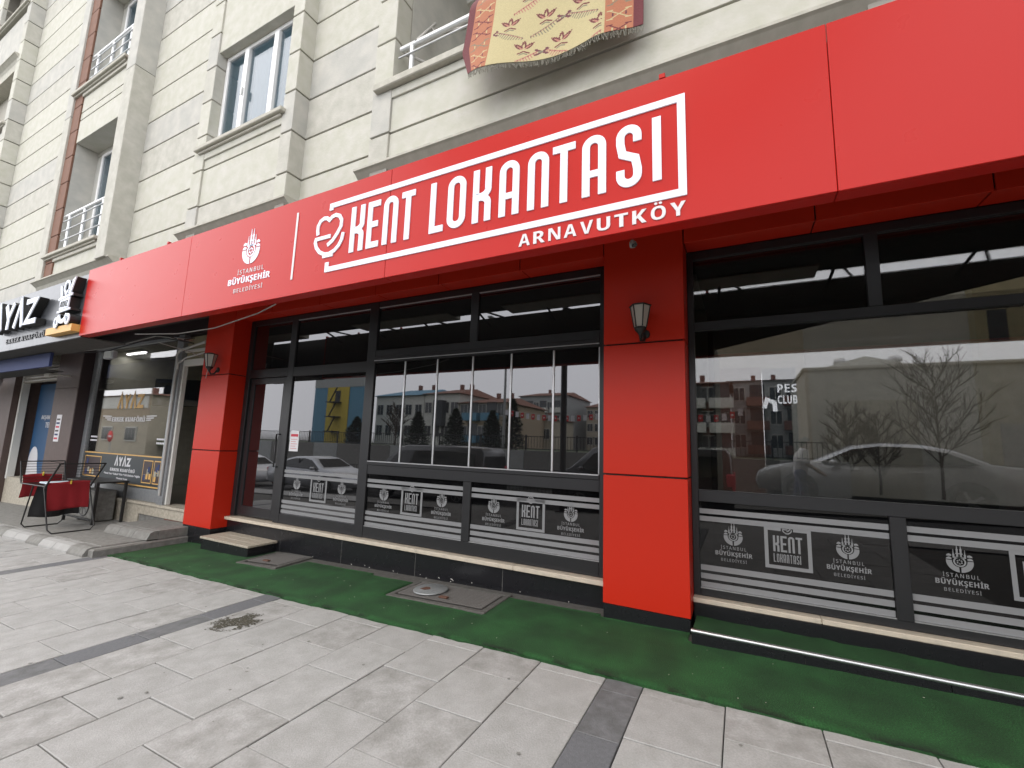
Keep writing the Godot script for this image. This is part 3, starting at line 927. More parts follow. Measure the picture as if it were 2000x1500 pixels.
# ------------------------------------------------------------------ pillars, beam
func pillars_and_beam() -> void:
	for a in [[-8.17, -7.39, "red clad pillar between the barber door and the restaurant entrance"], [-1.17, -0.42, "wide red clad pillar between the two restaurant window bays"]]:
		var x0: float = a[0]
		var x1: float = a[1]
		var p := thing("red_pillar", a[2], "pillar", Vector3((x0 + x1) * 0.5, gy(x0), -0.15), 0, "red clad pillars")
		B(p, "core", x0 + 0.02, x1 - 0.02, gy(x0) - 0.05, 3.72, -0.42, -0.022, M.joint, 0.0)
		var ys := [0.20 if x0 > -2 else 0.15, 1.356, 2.604, 3.735]
		for i in 3:
			B(p, "panel", x0, x1, ys[i] + (0.008 if i else 0.0), ys[i + 1] - 0.008, -0.30, 0.0, M.red_pillar, 0.004)
		B(p, "base", x0 + 0.004, x1 - 0.004, gy(x0) - 0.06, ys[0] - 0.003, -0.42, -0.006, M.black_tile, 0.004)
	for a in [[-7.385, -1.175, [-7.385, -6.45, -5.37, -4.29, -3.25, -2.13, -1.175], "dark red beam cladding above the left restaurant windows"], [-0.415, 5.0, [-0.415, 0.62, 1.70, 2.8, 3.9, 5.0], "dark red beam cladding above the right restaurant windows"]]:
		var p := thing("beam_cladding", a[3], "cladding", Vector3((a[0] + a[1]) * 0.5, 3.53, -0.15), 0, "beam cladding")
		B(p, "core", a[0], a[1], 3.57, 3.72, -0.40, -0.03, M.joint, 0.0)
		var xs: Array = a[2]
		for i in xs.size() - 1:
			B(p, "panel", xs[i] + 0.006, xs[i + 1] - 0.006, 3.53, 3.725, -0.02, -0.002, M.red_pillar, 0.002)
			B(p, "soffit_panel", xs[i] + 0.006, xs[i + 1] - 0.006, 3.548, 3.562, -0.275, -0.0225, M.red_pillar, 0.002)
	# lanterns
	lantern(-0.79, 2.62, "black wall lantern with hexagonal glass on the pillar between the window bays")
	lantern(-7.72, 2.62, "black wall lantern with hexagonal glass on the pillar by the barber door")
	# little camera under the sign by the pillar
	var c := thing("security_camera", "small white security camera under the sign before the wide pillar", "camera", Vector3(-0.55, 2.84, 1.35))
	var st := st_new()
	lathe(st, [Vector2(0.0, -0.02), Vector2(0.017, -0.012), Vector2(0.021, 0.006), Vector2(0.021, 0.02), Vector2(0.0, 0.02)], 14)
	put(c, "housing", fin(st), M.concrete, Vector3(-0.55, 2.845, 1.58))
	put(c, "lens", tube_mesh([Vector3.ZERO, Vector3(0.018, -0.008, 0.02)], 0.012, 10), M.lamp_black, Vector3(-0.545, 2.84, 1.59))
	B(c, "bracket", -0.56, -0.54, 2.862, 2.874, 1.57, 1.60, M.concrete)

func lantern(x: float, y: float, label: String) -> void:
	var p := thing("wall_lantern", label, "lantern", Vector3(x, y, 0.0), 0, "wall lanterns on the red pillars")
	var st := st_new()
	lathe(st, [Vector2(0, 0.0), Vector2(0.045, 0.0), Vector2(0.045, 0.012), Vector2(0.03, 0.02), Vector2(0, 0.02)], 16, Vector3(x + 0.02, y + 0.06, 0), Basis(Vector3.RIGHT, PI / 2))
	put(p, "wall_plate", fin(st), M.lamp_black)
	st = st_new()
	tube(st, [Vector3(x + 0.02, y + 0.05, 0.02), Vector3(x + 0.02, y - 0.01, 0.055), Vector3(x, y - 0.02, 0.10), Vector3(x, y + 0.03, 0.13)], 0.014, 8)
	lathe(st, [Vector2(0.0, -0.05), Vector2(0.012, -0.03), Vector2(0.03, 0.0), Vector2(0.05, 0.02), Vector2(0.058, 0.045), Vector2(0.0, 0.05)], 12, Vector3(x, y + 0.05, 0.13))
	put(p, "arm", fin(st), M.lamp_black)
	var c := Vector3(x, y + 0.10, 0.13)
	for k in 6:
		var a := TAU * k / 6
		var b := TAU * (k + 1) / 6
		var da := Vector3(cos(a), 0, sin(a))
		var db := Vector3(cos(b), 0, sin(b))
		put(p, "cage_bar", tube_mesh([da * 0.056, da * 0.092 + Vector3(0, 0.20, 0)], 0.006, 5), M.lamp_black, c)
		st = st_new()
		quad(st, da * 0.089 + Vector3(0, 0.198, 0), db * 0.089 + Vector3(0, 0.198, 0), db * 0.054, da * 0.054)
		put(p, "pane", fin(st), M.lamp_glass, c)
	st = st_new()
	lathe(st, [Vector2(0, 0.235), Vector2(0.03, 0.228), Vector2(0.08, 0.214), Vector2(0.103, 0.205), Vector2(0.103, 0.196), Vector2(0, 0.196)], 6, c, Basis(), false)
	put(p, "cap", fin(st), M.lamp_black)

# ------------------------------------------------------------------ restaurant glazing
func vinyl_set(pane: Node, x0: float, x1: float, y0: float, y1: float, z: float, with_top := true) -> void:
	for k in 2:
		var y := y1 - 0.085 - k * 0.066
		B(pane, "stripe", x0 + 0.004, x1 - 0.004, y - 0.022, y + 0.022, z, z + 0.002, M.vinyl, 0.0)
	for k in 3:
		var y := y0 + 0.035 + k * 0.072
		B(pane, "stripe", x0 + 0.004, x1 - 0.004, y - 0.025, y + 0.022, z, z + 0.002, M.vinyl, 0.0)
	var W := x1 - x0
	var ym := y0 + (y1 - y0) * 0.535
	for f in [0.20, 0.80]:
		var cx: float = x0 + W * f
		var st := st_new()
		emblem(st, 0, 0, 0.15, 0, 0.002)
		put(pane, "emblem", fin(st), M.vinyl, Vector3(cx, ym - 0.01, z))
		words(pane, "lettering", "İSTANBUL", cx - 0.10, cx + 0.10, ym - 0.047, z, M.vinyl, 0.034, false, 0.002, 8)
		words(pane, "lettering", "BÜYÜKŞEHİR", cx - 0.145, cx + 0.145, ym - 0.113, z, M.vinyl, 0.057, true, 0.002)
		words(pane, "lettering", "BELEDİYESİ", cx - 0.10, cx + 0.10, ym - 0.150, z, M.vinyl, 0.030, false, 0.002, 6)
	# the framed mark
	var c := x0 + W * 0.5
	var h := 0.155
	var st := st_new()
	var yb := ym - 0.14
	var yt := yb + 2 * h
	ribbon(st, [Vector2(c - 0.045, yt), Vector2(c - h, yt), Vector2(c - h, yb), Vector2(c + h, yb), Vector2(c + h, yt), Vector2(c + 0.045, yt)], 0.028, 0, 0.002)
	put(pane, "mark_frame", fin(st), M.vinyl, Vector3(0, 0, z))
	st = st_new()
	heart_bowl(st, func(q: Vector2) -> Vector2: return Vector2(c, yt) + (q - Vector2(-3.125, 3.35)) * 0.19, 0.008, 0, 0.002)
	put(pane, "heart_mark", fin(st), M.vinyl, Vector3(0, 0, z))
	var i := 0
	var lx := [-0.105, -0.05, 0.005, 0.06]
	for ch in "KENT":
		st = st_new()
		glyph(st, ch, c + lx[i], c + lx[i] + 0.045, yb + 0.125, yb + 0.255, 0.016, 0, 0.002)
		put(pane, "letter", fin(st), M.vinyl, Vector3(0, 0, z))
		i += 1
	i = 0
	for ch in "LOKANTASI":
		st = st_new()
		var a: float = c - 0.105 + i * 0.0236
		glyph(st, ch, a, a + (0.0175 if ch != "I" else 0.006), yb + 0.04, yb + 0.108, 0.006, 0, 0.002)
		put(pane, "letter", fin(st), M.vinyl, Vector3(0, 0, z))
		i += 1

func shopfront() -> void:
	var ZF := -0.28
	var p := thing("restaurant_shopfront", "black framed shopfront glazing with entrance door and sliding window panes", "shopfront", Vector3(-4.3, 0.32, -0.3))
	var fr := func(x0: float, x1: float, y0: float, y1: float, dz := 0.0) -> void: B(p, "frame_bar", x0, x1, y0, y1, ZF - 0.08, ZF + dz, M.frame, 0.004)
	# uprights
	fr.call(-7.385, -7.28, 0.335, 3.545)
	fr.call(-6.32, -6.185, 0.335, 3.545)
	fr.call(-4.635, -4.475, 0.335, 3.545, 0.004)
	fr.call(-2.935, -2.825, 2.845, 3.47, -0.003)
	fr.call(-2.935, -2.825, 0.475, 1.155, -0.003)
	fr.call(-1.29, -1.175, 0.335, 3.545)
	# cross bars
	for a in [[-7.28, -6.32, 3.465, 3.545], [-6.185, -4.635, 3.465, 3.545], [-4.475, -1.29, 3.465, 3.545], [-7.28, -6.32, 2.56, 2.70], [-6.185, -4.635, 2.555, 2.70], [-4.475, -1.29, 2.745, 2.845], [-4.475, -1.29, 1.155, 1.275], [-6.185, -4.635, 0.335, 0.475], [-4.475, -1.29, 0.335, 0.475]]:
		fr.call(a[0], a[1], a[2], a[3], -0.002)
	# sliding window: track, rails, panes with aluminium edges
	B(p, "track", -4.475, -1.29, 2.665, 2.745, ZF - 0.06, ZF + 0.012, M.frame, 0.004)
	B(p, "track_lip", -4.475, -1.29, 2.69, 2.70, ZF + 0.012, ZF + 0.02, M.alu, 0.001)
	B(p, "track", -4.475, -1.29, 1.275, 1.325, ZF - 0.06, ZF + 0.008, M.frame, 0.004)
	B(p, "track_lip", -4.47, -1.295, 1.318, 1.330, ZF + 0.008, ZF + 0.016, M.alu, 0.001)
	var sx := [-4.475, -3.94, -3.41, -2.876, -2.346, -1.815, -1.29]
	for i in 6:
		var g := B(p, "sliding_pane", sx[i] + 0.004, sx[i + 1] - 0.004, 1.33, 2.66, -0.306, -0.300 + 0.0002 * i, M.glass_dark, 0.0)
		if i > 0: B(g, "pane_edge", sx[i] - 0.011, sx[i] + 0.011, 1.33, 2.66, -0.298, -0.288, M.alu, 0.002)
	B(p, "pane_edge", -1.304, -1.292, 1.33, 2.66, -0.298, -0.285, M.alu, 0.002)
	# fixed panes: transom lights, tall pane, low panes
	for a in [[-7.28, -6.32, 2.70, 3.465], [-6.185, -4.635, 2.70, 3.465], [-4.475, -2.935, 2.845, 3.465], [-2.825, -1.29, 2.845, 3.465]]:
		var g := B(p, "transom_pane", a[0], a[1], a[2], a[3], -0.312, -0.304, M.glass_dark, 0.0)
		B(g, "bead", a[0], a[1], a[3] - 0.008, a[3], -0.304, ZF - 0.006, M.alu if a[0] > -6.5 else M.frame, 0.001)
	var tall := B(p, "tall_pane", -6.185, -4.635, 0.475, 2.555, -0.312, -0.304, M.glass_dark, 0.0)
	vinyl_set(tall, -6.185, -4.635, 0.475, 1.185, -0.3035)
	var st := st_new()
	var notice := B(tall, "notice", -6.13, -5.93, 1.40, 1.71, -0.303, -0.300, M.paper, 0.0)
	B(notice, "notice_print", -6.11, -5.95, 1.62, 1.66, -0.2995, -0.2985, M.paper_red, 0.0)
	for k in 5:
		B(notice, "notice_print", -6.10, -5.96 - (0.03 if k % 2 else 0.0), 1.44 + 0.034 * k, 1.446 + 0.034 * k, -0.2995, -0.2985, M.paper_red, 0.0)
	for a in [[-4.475, -2.935], [-2.825, -1.29]]:
		var g := B(p, "low_pane", a[0], a[1], 0.475, 1.155, -0.312, -0.304, M.glass_low, 0.0)
		vinyl_set(g, a[0], a[1], 0.475, 1.155, -0.3035)
		B(g, "bead", a[0], a[1], 0.475, 0.483, -0.304, ZF - 0.006, M.alu, 0.001)
	# the door
	var d := B(p, "door", -7.27, -7.17, 0.35, 2.555, ZF - 0.07, ZF - 0.03, M.frame, 0.004)
	B(d, "stile", -6.43, -6.325, 0.35, 2.555, ZF - 0.07, ZF - 0.03, M.frame, 0.004)
	B(d, "rail", -7.17, -6.43, 2.46, 2.555, ZF - 0.07, ZF - 0.03, M.frame, 0.004)
	B(d, "rail", -7.17, -6.43, 0.35, 0.50, ZF - 0.07, ZF - 0.03, M.frame, 0.004)
	B(d, "pane", -7.17, -6.43, 0.50, 2.46, -0.335, -0.327, M.glass_dark, 0.0)
	put(d, "handle", tube_mesh([Vector3(0, 0, -0.03), Vector3(0, 0, 0.03), Vector3(0, 0.5, 0.03), Vector3(0, 0.5, -0.03)], 0.012, 8), M.frame, Vector3(-6.38, 1.15, ZF))
	# marble sill and black plinth
	var xs := [-7.39, -6.2, -4.9, -3.5, -2.2, -1.175]
	for i in 5:
		B(p, "sill", xs[i] + 0.001, xs[i + 1] - 0.001, 0.278, 0.325 + 0.0004 * i, -0.42, -0.195, M.marble, 0.006)
	var pl := thing("black_plinth", "glossy black tiled plinth under the left restaurant windows", "plinth", Vector3(-4.3, -0.05, -0.3))
	xs = [-7.39, -6.05, -4.80, -3.55, -2.35, -1.175]
	for i in 5:
		B(pl, "tile", xs[i] + 0.0025, xs[i + 1] - 0.0025, -0.16, 0.276, -0.42, -0.25 + 0.0006 * (i % 2), M.black_tile, 0.003)
	B(pl, "grout", -7.385, -1.18, -0.16, 0.27, -0.41, -0.254, M.concrete, 0.0)
	st = st_new()
	for k in 16:
		var x := rng.randf_range(-5.4, -1.3)
		var y := gy(x) + rng.randf_range(0.0, 0.04)
		add_box(st, Vector3(x, y, -0.2485), Vector3(rng.randf_range(0.006, 0.028), rng.randf_range(0.004, 0.010), 0.002), 0.0, Basis(Vector3.BACK, rng.randf_range(-0.6, 0.6)))
	var spl := put(pl, "plaster_splash", fin(st), M.off_white)
	spl.set_meta("kind", "stuff")
	# right bay
	var r := thing("corner_shopfront", "black framed glazing of the right restaurant bay with wide clear pane", "shopfront", Vector3(1.5, 0.32, -0.3))
	var fr2 := func(x0: float, x1: float, y0: float, y1: float, dz := 0.0) -> void: B(r, "frame_bar", x0, x1, y0, y1, ZF - 0.08, ZF + dz, M.frame, 0.004)
	fr2.call(-0.418, -0.36, 0.33, 3.545)
	fr2.call(0.985, 1.08, 2.83, 3.465, 0.003)
	fr2.call(1.005, 1.105, 0.39, 1.145, 0.003)
	fr2.call(3.0, 3.1, 0.33, 3.545, 0.003)
	for a in [[3.465, 3.545], [2.745, 2.83], [1.145, 1.25], [0.33, 0.39]]:
		fr2.call(-0.36, 3.0, a[0], a[1])
	for a in [[-0.36, 0.985], [1.08, 3.0]]:
		var g := B(r, "transom_pane", a[0], a[1], 2.83, 3.465, -0.312, -0.304, M.glass_right, 0.0)
		B(g, "inner_sheet", a[0], a[1], 2.83, 3.465, -0.332, -0.326, M.glass_right, 0.0)
		B(g, "bead", a[0], a[1], 3.457, 3.465, -0.304, ZF - 0.006, M.frame, 0.001)
	var wp := B(r, "wide_pane", -0.36, 3.0, 1.25, 2.745, -0.312, -0.304, M.glass_right, 0.0)
	B(wp, "inner_sheet", -0.36, 3.0, 1.25, 2.745, -0.332, -0.326, M.glass_right, 0.0)
	for a in [[-0.36, 1.005], [1.105, 2.55]]:
		var g := B(r, "low_pane", a[0], a[1], 0.39, 1.145, -0.312, -0.304, M.glass_low, 0.0)
		vinyl_set(g, a[0], a[1], 0.39, 1.145, -0.3035)
		B(g, "bead", a[0], a[1], 0.39, 0.398, -0.304, ZF - 0.006, M.alu, 0.001)
	B(r, "low_pane", 2.55, 3.0, 0.39, 1.145, -0.312, -0.304, M.glass_low, 0.0)
	xs = [-0.42, 0.52, 1.8, 3.1]
	for i in 3:
		B(r, "sill", xs[i] + 0.001, xs[i + 1] - 0.001, 0.285, 0.325 + 0.0004 * i, -0.42, -0.195, M.marble, 0.006)
	# the room behind
	var room := setting("restaurant_interior")
	B(room, "floor", -8.0, -0.35, 0.18, 0.30, -6.2, -0.43, M.floor_in, 0.0)
	B(room, "floor", -0.35, 6.0, 0.18, 0.30, -2.3, -0.43, M.floor_in, 0.0)
	B(room, "ceiling", -8.0, -0.35, 3.56, 3.62, -6.2, -0.43, M.off_white, 0.0)
	B(room, "side_wall", -8.1, -7.75, 0.0, 3.56, -6.2, -0.43, M.cream_wall, 0.0)
	B(room, "back_wall", -7.75, -0.35, 0.30, 3.56, -6.2, -6.0, M.cream_wall, 0.0)
	B(room, "partition", -0.52, -0.35, 0.30, 3.56, -6.0, -2.3, M.cream_wall, 0.0)
	# ceiling of the glazed corner runs out to a slanting edge
	var sc := st_new()
	plate(sc, [Vector2(-0.35, -0.43), Vector2(4.1, -0.45), Vector2(2.562, -1.829), Vector2(0.316, -3.844), Vector2(-0.35, -4.44)], 0, 0.12)
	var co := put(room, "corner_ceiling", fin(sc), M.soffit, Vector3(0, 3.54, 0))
	co.rotation.x = PI / 2
	B(room, "back_parapet", -0.35, 6.0, 0.30, 1.0, -2.3, -2.2, M.frame, 0.0)
	for x in [-0.35, 3.6, 5.9]:
		B(room, "back_mullion", x, x + 0.07, 1.0, 3.42, -2.28, -2.22, M.frame, 0.0)
	B(room, "back_pane", -0.28, 3.6, 1.0, 3.42, -2.256, -2.248, M.glass_back, 0.0)
	B(room, "back_pane", 3.67, 5.9, 1.0, 3.42, -2.256, -2.248, M.glass_back, 0.0)
	B(room, "end_wall", 6.0, 6.2, 0.0, 3.62, -2.3, -0.2, M.cream_wall, 0.0)
	B(room, "end_wall", 3.1, 6.2, 0.0, 3.73, -0.4, -0.25, M.red_pillar, 0.0)

# ------------------------------------------------------------------ the sign
func restaurant_sign() -> void:
	var Z := 1.72
	var p := thing("restaurant_sign", "long red restaurant sign with white letters KENT LOKANTASI and city emblem", "sign", Vector3(-4, 2.87, 1.66))
	var xs := [-7.90, -5.37, -2.45, 0.464, 3.4, 5.5]
	for i in 5:
		B(p, "panel", xs[i] + (0.0015 if i else 0.0), xs[i + 1] - 0.0015, 2.872, 3.80, Z - 0.02, Z, M.red, 0.003)
		B(p, "bottom_return", xs[i] + 0.002, xs[i + 1] - 0.002, 2.873, 2.889, Z - 0.11, Z - 0.021, M.red, 0.002)
	B(p, "end_return", -7.90, -7.885, 2.89, 3.80, Z - 0.11, Z - 0.021, M.red, 0.002)
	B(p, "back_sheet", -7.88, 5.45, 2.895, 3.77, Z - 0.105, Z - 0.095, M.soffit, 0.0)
	for x in [-7.4, -6.2, -5.0, -3.8, -2.6, -1.4, -0.2, 1.0, 2.2, 3.4]:
		put(p, "bracket", tube_mesh([Vector3(x, 3.62, Z - 0.08), Vector3(x + 0.05, 3.82, 0.9)], 0.018, 6), M.rail_dark)
		put(p, "bracket", tube_mesh([Vector3(x + 0.3, 3.75, Z - 0.08), Vector3(x - 0.1, 3.79, 0.75)], 0.016, 6), M.rail_dark)
	for x in [-0.36, -5.9, -7.05]:
		B(p, "clip", x, x + 0.035, 3.80, 3.83, Z - 0.03, Z + 0.004, M.red, 0.002)
	# KENT LOKANTASI
	var word := [["K", -2.864, -2.710], ["E", -2.673, -2.540], ["N", -2.499, -2.350], ["T", -2.314, -2.181], ["L", -2.030, -1.903], ["O", -1.868, -1.710], ["K", -1.648, -1.497], ["A", -1.431, -1.278], ["N", -1.213, -1.061], ["T", -1.034, -0.878], ["A", -0.833, -0.679], ["S", -0.616, -0.464], ["I", -0.404, -0.351]]
	for w in word:
		var st := st_new()
		glyph(st, w[0], w[1], w[2], 3.148, 3.552, 0.050, 0.0, 0.008)
		put(p, "letter", fin(st), M.letter, Vector3(0, 0, Z))
	var st := st_new()
	ribbon(st, [Vector2(-3.122, 3.588), Vector2(-3.122, 3.630), Vector2(-0.240, 3.630), Vector2(-0.240, 3.042), Vector2(-3.118, 3.042), Vector2(-3.118, 3.108)], 0.044, 0.0, 0.008)
	put(p, "border_line", fin(st), M.letter, Vector3(0, 0, Z))
	st = st_new()
	heart_bowl(st, func(q: Vector2) -> Vector2: return q, 0.034, 0.0, 0.008)
	put(p, "heart_bowl_mark", fin(st), M.letter, Vector3(0, 0, Z))
	var an := [["A", 0], ["R", 1], ["N", 2], ["A", 3], ["V", 4], ["U", 5], ["T", 6], ["K", 7], ["Ö", 8], ["Y", 9]]
	for a in an:
		var x0: float = -1.268 + a[1] * 0.1066
		words(p, "letter", a[0], x0, x0 + 0.082, 2.905, Z, M.letter_white, 0.083 if a[0] != "Ö" else 0.107, true, 0.006)
	B(p, "divider", -3.586, -3.560, 3.02, 3.668, Z, Z + 0.006, M.letter_white, 0.002)
	st = st_new()
	emblem(st, -4.236, 3.284, 0.275, 0.0, 0.005)
	put(p, "emblem", fin(st), M.letter, Vector3(0, 0, Z))
	words(p, "lettering", "İSTANBUL", -4.415, -4.005, 3.192, Z, M.letter_white, 0.058, false, 0.004, 8)
	words(p, "lettering", "BÜYÜKŞEHİR", -4.556, -3.895, 3.078, Z, M.letter, 0.098, true, 0.005)
	words(p, "lettering", "BELEDİYESİ", -4.45, -3.995, 3.008, Z, M.letter_white, 0.052, false, 0.004, 6)
	# loose cable under the sign
	tag(put(self, "hanging_cable", tube_mesh([Vector3(-6.9, 2.86, 1.5), Vector3(-6.2, 2.84, 1.35), Vector3(-5.5, 2.86, 1.3), Vector3(-4.7, 2.95, 1.3), Vector3(-4.4, 3.02, 1.3)], 0.006, 6), M.cable), "thin pale cable sagging under the red sign", "cable")
	tag(put(self, "lamp_cable", tube_mesh([Vector3(-7.2, 2.86, 1.1), Vector3(-7.6, 2.88, 0.5), Vector3(-7.86, 2.84, 0.1), Vector3(-7.95, 2.7, 0.03), Vector3(-8.0, 2.55, 0.02)], 0.006, 6), M.cable), "thin pale cable running down beside the pillar lantern", "cable")

# ------------------------------------------------------------------ barber shop and the kiosk beyond it
func ayaz(parent: Node, x0: float, x1: float, y0: float, y1: float, z0: float, z1: float, m: Material) -> void:
	var W := (x1 - x0) / 4.0
	var i := 0
	for ch in "VYVZ":
		var st := st_new()
		glyph(st, ch, x0 + W * i + W * 0.03, x0 + W * (i + 1) - W * 0.03, y0, y1, W * 0.26, 0, z1 - z0)
		put(parent, "letter", fin(st), m, Vector3(0, 0, z0))
		i += 1

func barber() -> void:
	# board above
	var Z := 1.70
	var p := thing("barber_sign", "dark grey barber sign with raised white AYAZ letters and orange bar", "sign", Vector3(-10, 2.86, 1.65))
	for a in [[-13.2, -10.5], [-10.5, -7.905]]:
		B(p, "panel", a[0], a[1] - 0.002, 2.86, 3.765, Z - 0.03, Z, M.board_grey, 0.003)
	B(p, "back_sheet", -13.2, -9.5, 2.9, 3.84, 1.50, 1.52, M.soffit, 0.0)  # dark filler added to keep mirrored sky out of the barber window
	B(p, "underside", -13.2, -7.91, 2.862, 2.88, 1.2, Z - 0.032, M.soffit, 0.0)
	var letters := [["V", -10.98, -10.56], ["Y", -10.52, -10.10], ["V", -10.06, -9.66], ["Z", -9.62, -9.18]]
	for l in letters:
		var st := st_new()
		glyph(st, l[0], l[1], l[2], 3.155, 3.565, 0.085, 0.0, 0.10)
		var o := put(p, "letter", fin(st), M.lamp_black, Vector3(0, 0, Z + 0.01))
		st = st_new()
		glyph(st, l[0], l[1], l[2], 3.155, 3.565, 0.085, 0.0, 0.012)
		put(o, "letter_face", fin(st), M.letter, Vector3(0, 0, Z + 0.113))
	# emblem: two blades, a hooded head, a name plate, a bowl and two scissor rings
	var e := st_new()
	var f := st_new()
	for a in [[e, 0.0, 0.10], [f, 0.103, 0.115]]:
		var st: SurfaceTool = a[0]
		var cx := -8.22
		plate(st, [Vector2(cx - 0.22, 3.62), Vector2(cx - 0.17, 3.60), Vector2(cx - 0.10, 3.44), Vector2(cx - 0.15, 3.43)], a[1], a[2])
		plate(st, [Vector2(cx + 0.25, 3.69), Vector2(cx + 0.17, 3.66), Vector2(cx + 0.08, 3.47), Vector2(cx + 0.14, 3.45)], a[1], a[2])
		ribbon(st, arc(Vector2(cx, 3.56), 0.075, 0.095, -20, 200, 12), 0.035, a[1], a[2])
		ribbon(st, [Vector2(cx - 0.06, 3.53), Vector2(cx - 0.01, 3.46), Vector2(cx + 0.05, 3.52)], 0.03, a[1], a[2])
		ribbon(st, [Vector2(cx - 0.21, 3.41), Vector2(cx + 0.21, 3.45)], 0.035, a[1], a[2])
		plate(st, [Vector2(cx - 0.15, 3.385), Vector2(cx + 0.15, 3.415), Vector2(cx + 0.14, 3.27), Vector2(cx - 0.14, 3.25)], a[1], a[2])
		ribbon(st, [Vector2(cx - 0.20, 3.225), Vector2(cx + 0.20, 3.245)], 0.03, a[1], a[2])
		ribbon(st, arc(Vector2(cx, 3.20), 0.13, 0.12, 190, 350, 12), 0.06, a[1], a[2])
		ribbon(st, arc(Vector2(cx - 0.19, 3.08), 0.05, 0.06, 0, 360, 14).slice(0, 14), 0.035, a[1], a[2], true)
		ribbon(st, arc(Vector2(cx + 0.17, 3.10), 0.05, 0.06, 0, 360, 14).slice(0, 14), 0.035, a[1], a[2], true)
	var em := put(p, "emblem", fin(e), M.lamp_black, Vector3(0, 0, Z + 0.006))
	put(em, "emblem_face", fin(f), M.letter, Vector3(0, 0, Z + 0.008))
	words(em, "lettering", "AYAZ", -8.34, -8.10, 3.285, Z + 0.126, M.lamp_black, 0.085, true, 0.003)
	words(p, "lettering", "ERKEK KUAFÖRÜ", -10.7, -9.15, 2.975, Z, M.frame, 0.10, true, 0.012, 4)
	B(p, "orange_bar", -8.78, -7.93, 2.93, 3.03, Z, Z + 0.10, M.gold, 0.003)
	# front
	var ZF := -0.20
	var s := thing("barber_shopfront", "grey aluminium barber shopfront with lettered window and open doorway", "shopfront", Vector3(-10.6, 0.3, -0.2))
	var q := func(called: String, x0: float, x1: float, y0: float, y1: float, m: Material, z0 := -0.27, z1 := -0.2) -> MeshInstance3D: return B(s, called, x0, x1, y0, y1, z0, z1, m, 0.004)
	q.call("frame_bar", -12.93, -12.76, 0.33, 3.46, M.grey_alu)
	q.call("frame_bar", -9.52, -9.40, 0.33, 3.46, M.grey_alu)
	q.call("frame_bar", -9.40, -9.22, 0.33, 3.46, M.grey_alu, -0.27, -0.16)
	q.call("frame_bar", -12.76, -9.52, 3.40, 3.46, M.grey_alu)
	q.call("kick_panel", -12.76, -9.52, 0.34, 0.56, M.grey_alu, -0.26, -0.215)
	q.call("door_jamb", -9.22, -9.17, 0.34, 2.88, M.off_white)
	q.call("transom_bar", -9.22, -8.10, 2.86, 2.98, M.off_white)
	q.call("transom_bar", -9.22, -8.10, 3.12, 3.17, M.off_white)
	q.call("transom_pane", -9.22, -8.10, 2.98, 3.12, M.wall_tan, -0.25, -0.24)
	q.call("transom_pane", -9.22, -8.10, 3.17, 3.42, M.wall_tan, -0.25, -0.24)
	var pane: MeshInstance3D = B(s, "window_pane", -12.76, -9.52, 0.56, 3.40, -0.24, -0.232, M.glass_clear, 0.0)
	var z := -0.2315
	B(pane, "printed_band", -12.76, -9.52, 0.575, 1.175, z, z + 0.002, M.print_dark, 0.0)
	for y in [0.60, 1.16]: B(pane, "gold_line", -12.76, -9.52, y - 0.012, y + 0.012, z + 0.003, z + 0.005, M.gold, 0.0)
	ayaz(pane, -11.36, -10.70, 0.93, 1.10, z + 0.003, z + 0.006, M.letter_white)
	words(pane, "lettering", "ERKEK KUAFÖRÜ", -11.5, -10.5, 0.82, z + 0.003, M.letter_white, 0.075, true, 0.003)
	words(pane, "lettering", "*Yeni Tarz *Sakal *Fön *Cilt Bakımı *Ağda", -11.75, -10.28, 0.735, z + 0.003, M.letter_white, 0.05, true, 0.003)
	words(pane, "lettering", "*Damat Traşı", -11.2, -10.75, 0.66, z + 0.003, M.letter_white, 0.045, true, 0.003)
	for a in [[-12.7, -11.95], [-10.2, -9.85], [-9.8, -9.56]]:
		var ph := B(pane, "photo_print", a[0], a[1], 0.66, 1.09, z + 0.003, z + 0.006, M.gold, 0.0)
		B(ph, "photo_field", a[0] + 0.02, a[1] - 0.02, 0.68, 1.07, z + 0.006, z + 0.008, M.brown_dark, 0.0)
		for k in 7:
			var xx: float = rng.randf_range(a[0] + 0.06, a[1] - 0.06)
			var yy := rng.randf_range(0.74, 1.0)
			B(ph, "photo_patch", xx - 0.035, xx + 0.035, yy - 0.05, yy + 0.05, z + 0.008, z + 0.009 + k * 0.0004, [M.gold, M.cream_wall, M.blue, M.lamp_black][k % 4], 0.0)
	ayaz(pane, -11.62, -10.54, 2.09, 2.38, z, z + 0.004, M.gold)
	words(pane, "lettering", "ERKEK KUAFÖRÜ", -11.75, -10.4, 1.82, z, M.letter_white, 0.12, true, 0.004)
	for sg in [-1.0, 1.0]:
		var st := st_new()
		for k in 3:
			var xx: float = -11.075 + sg * 0.72
			ribbon(st, [Vector2(xx, 1.93 - k * 0.04), Vector2(xx + sg * (0.38 - k * 0.1), 1.935 - k * 0.04)], 0.022, 0, 0.003)
		put(pane, "wing_ornament", fin(st), M.letter_white, Vector3(0, 0, z))
	for x in [-12.6, -9.85]:
		for k in 2:
			for i in 5:
				B(pane, "fine_print", x + i * 0.062, x + i * 0.062 + 0.05, 1.40 + k * 0.075, 1.435 + k * 0.075, z, z + 0.002, M.letter_white, 0.0)
	B(s, "threshold", -12.93, -8.15, 0.29, 0.335, -0.42, -0.13, M.marble_pale, 0.006)
	var xs := [-12.93, -12.0, -11.0, -10.0, -9.1, -8.15]
	for i in 5:
		B(s, "plinth_slab", xs[i] + 0.003, xs[i + 1] - 0.003, 0.12 if i > 2 else -0.25, 0.288, -0.4, -0.16 + 0.001 * (i % 2), M.marble_pale, 0.005)
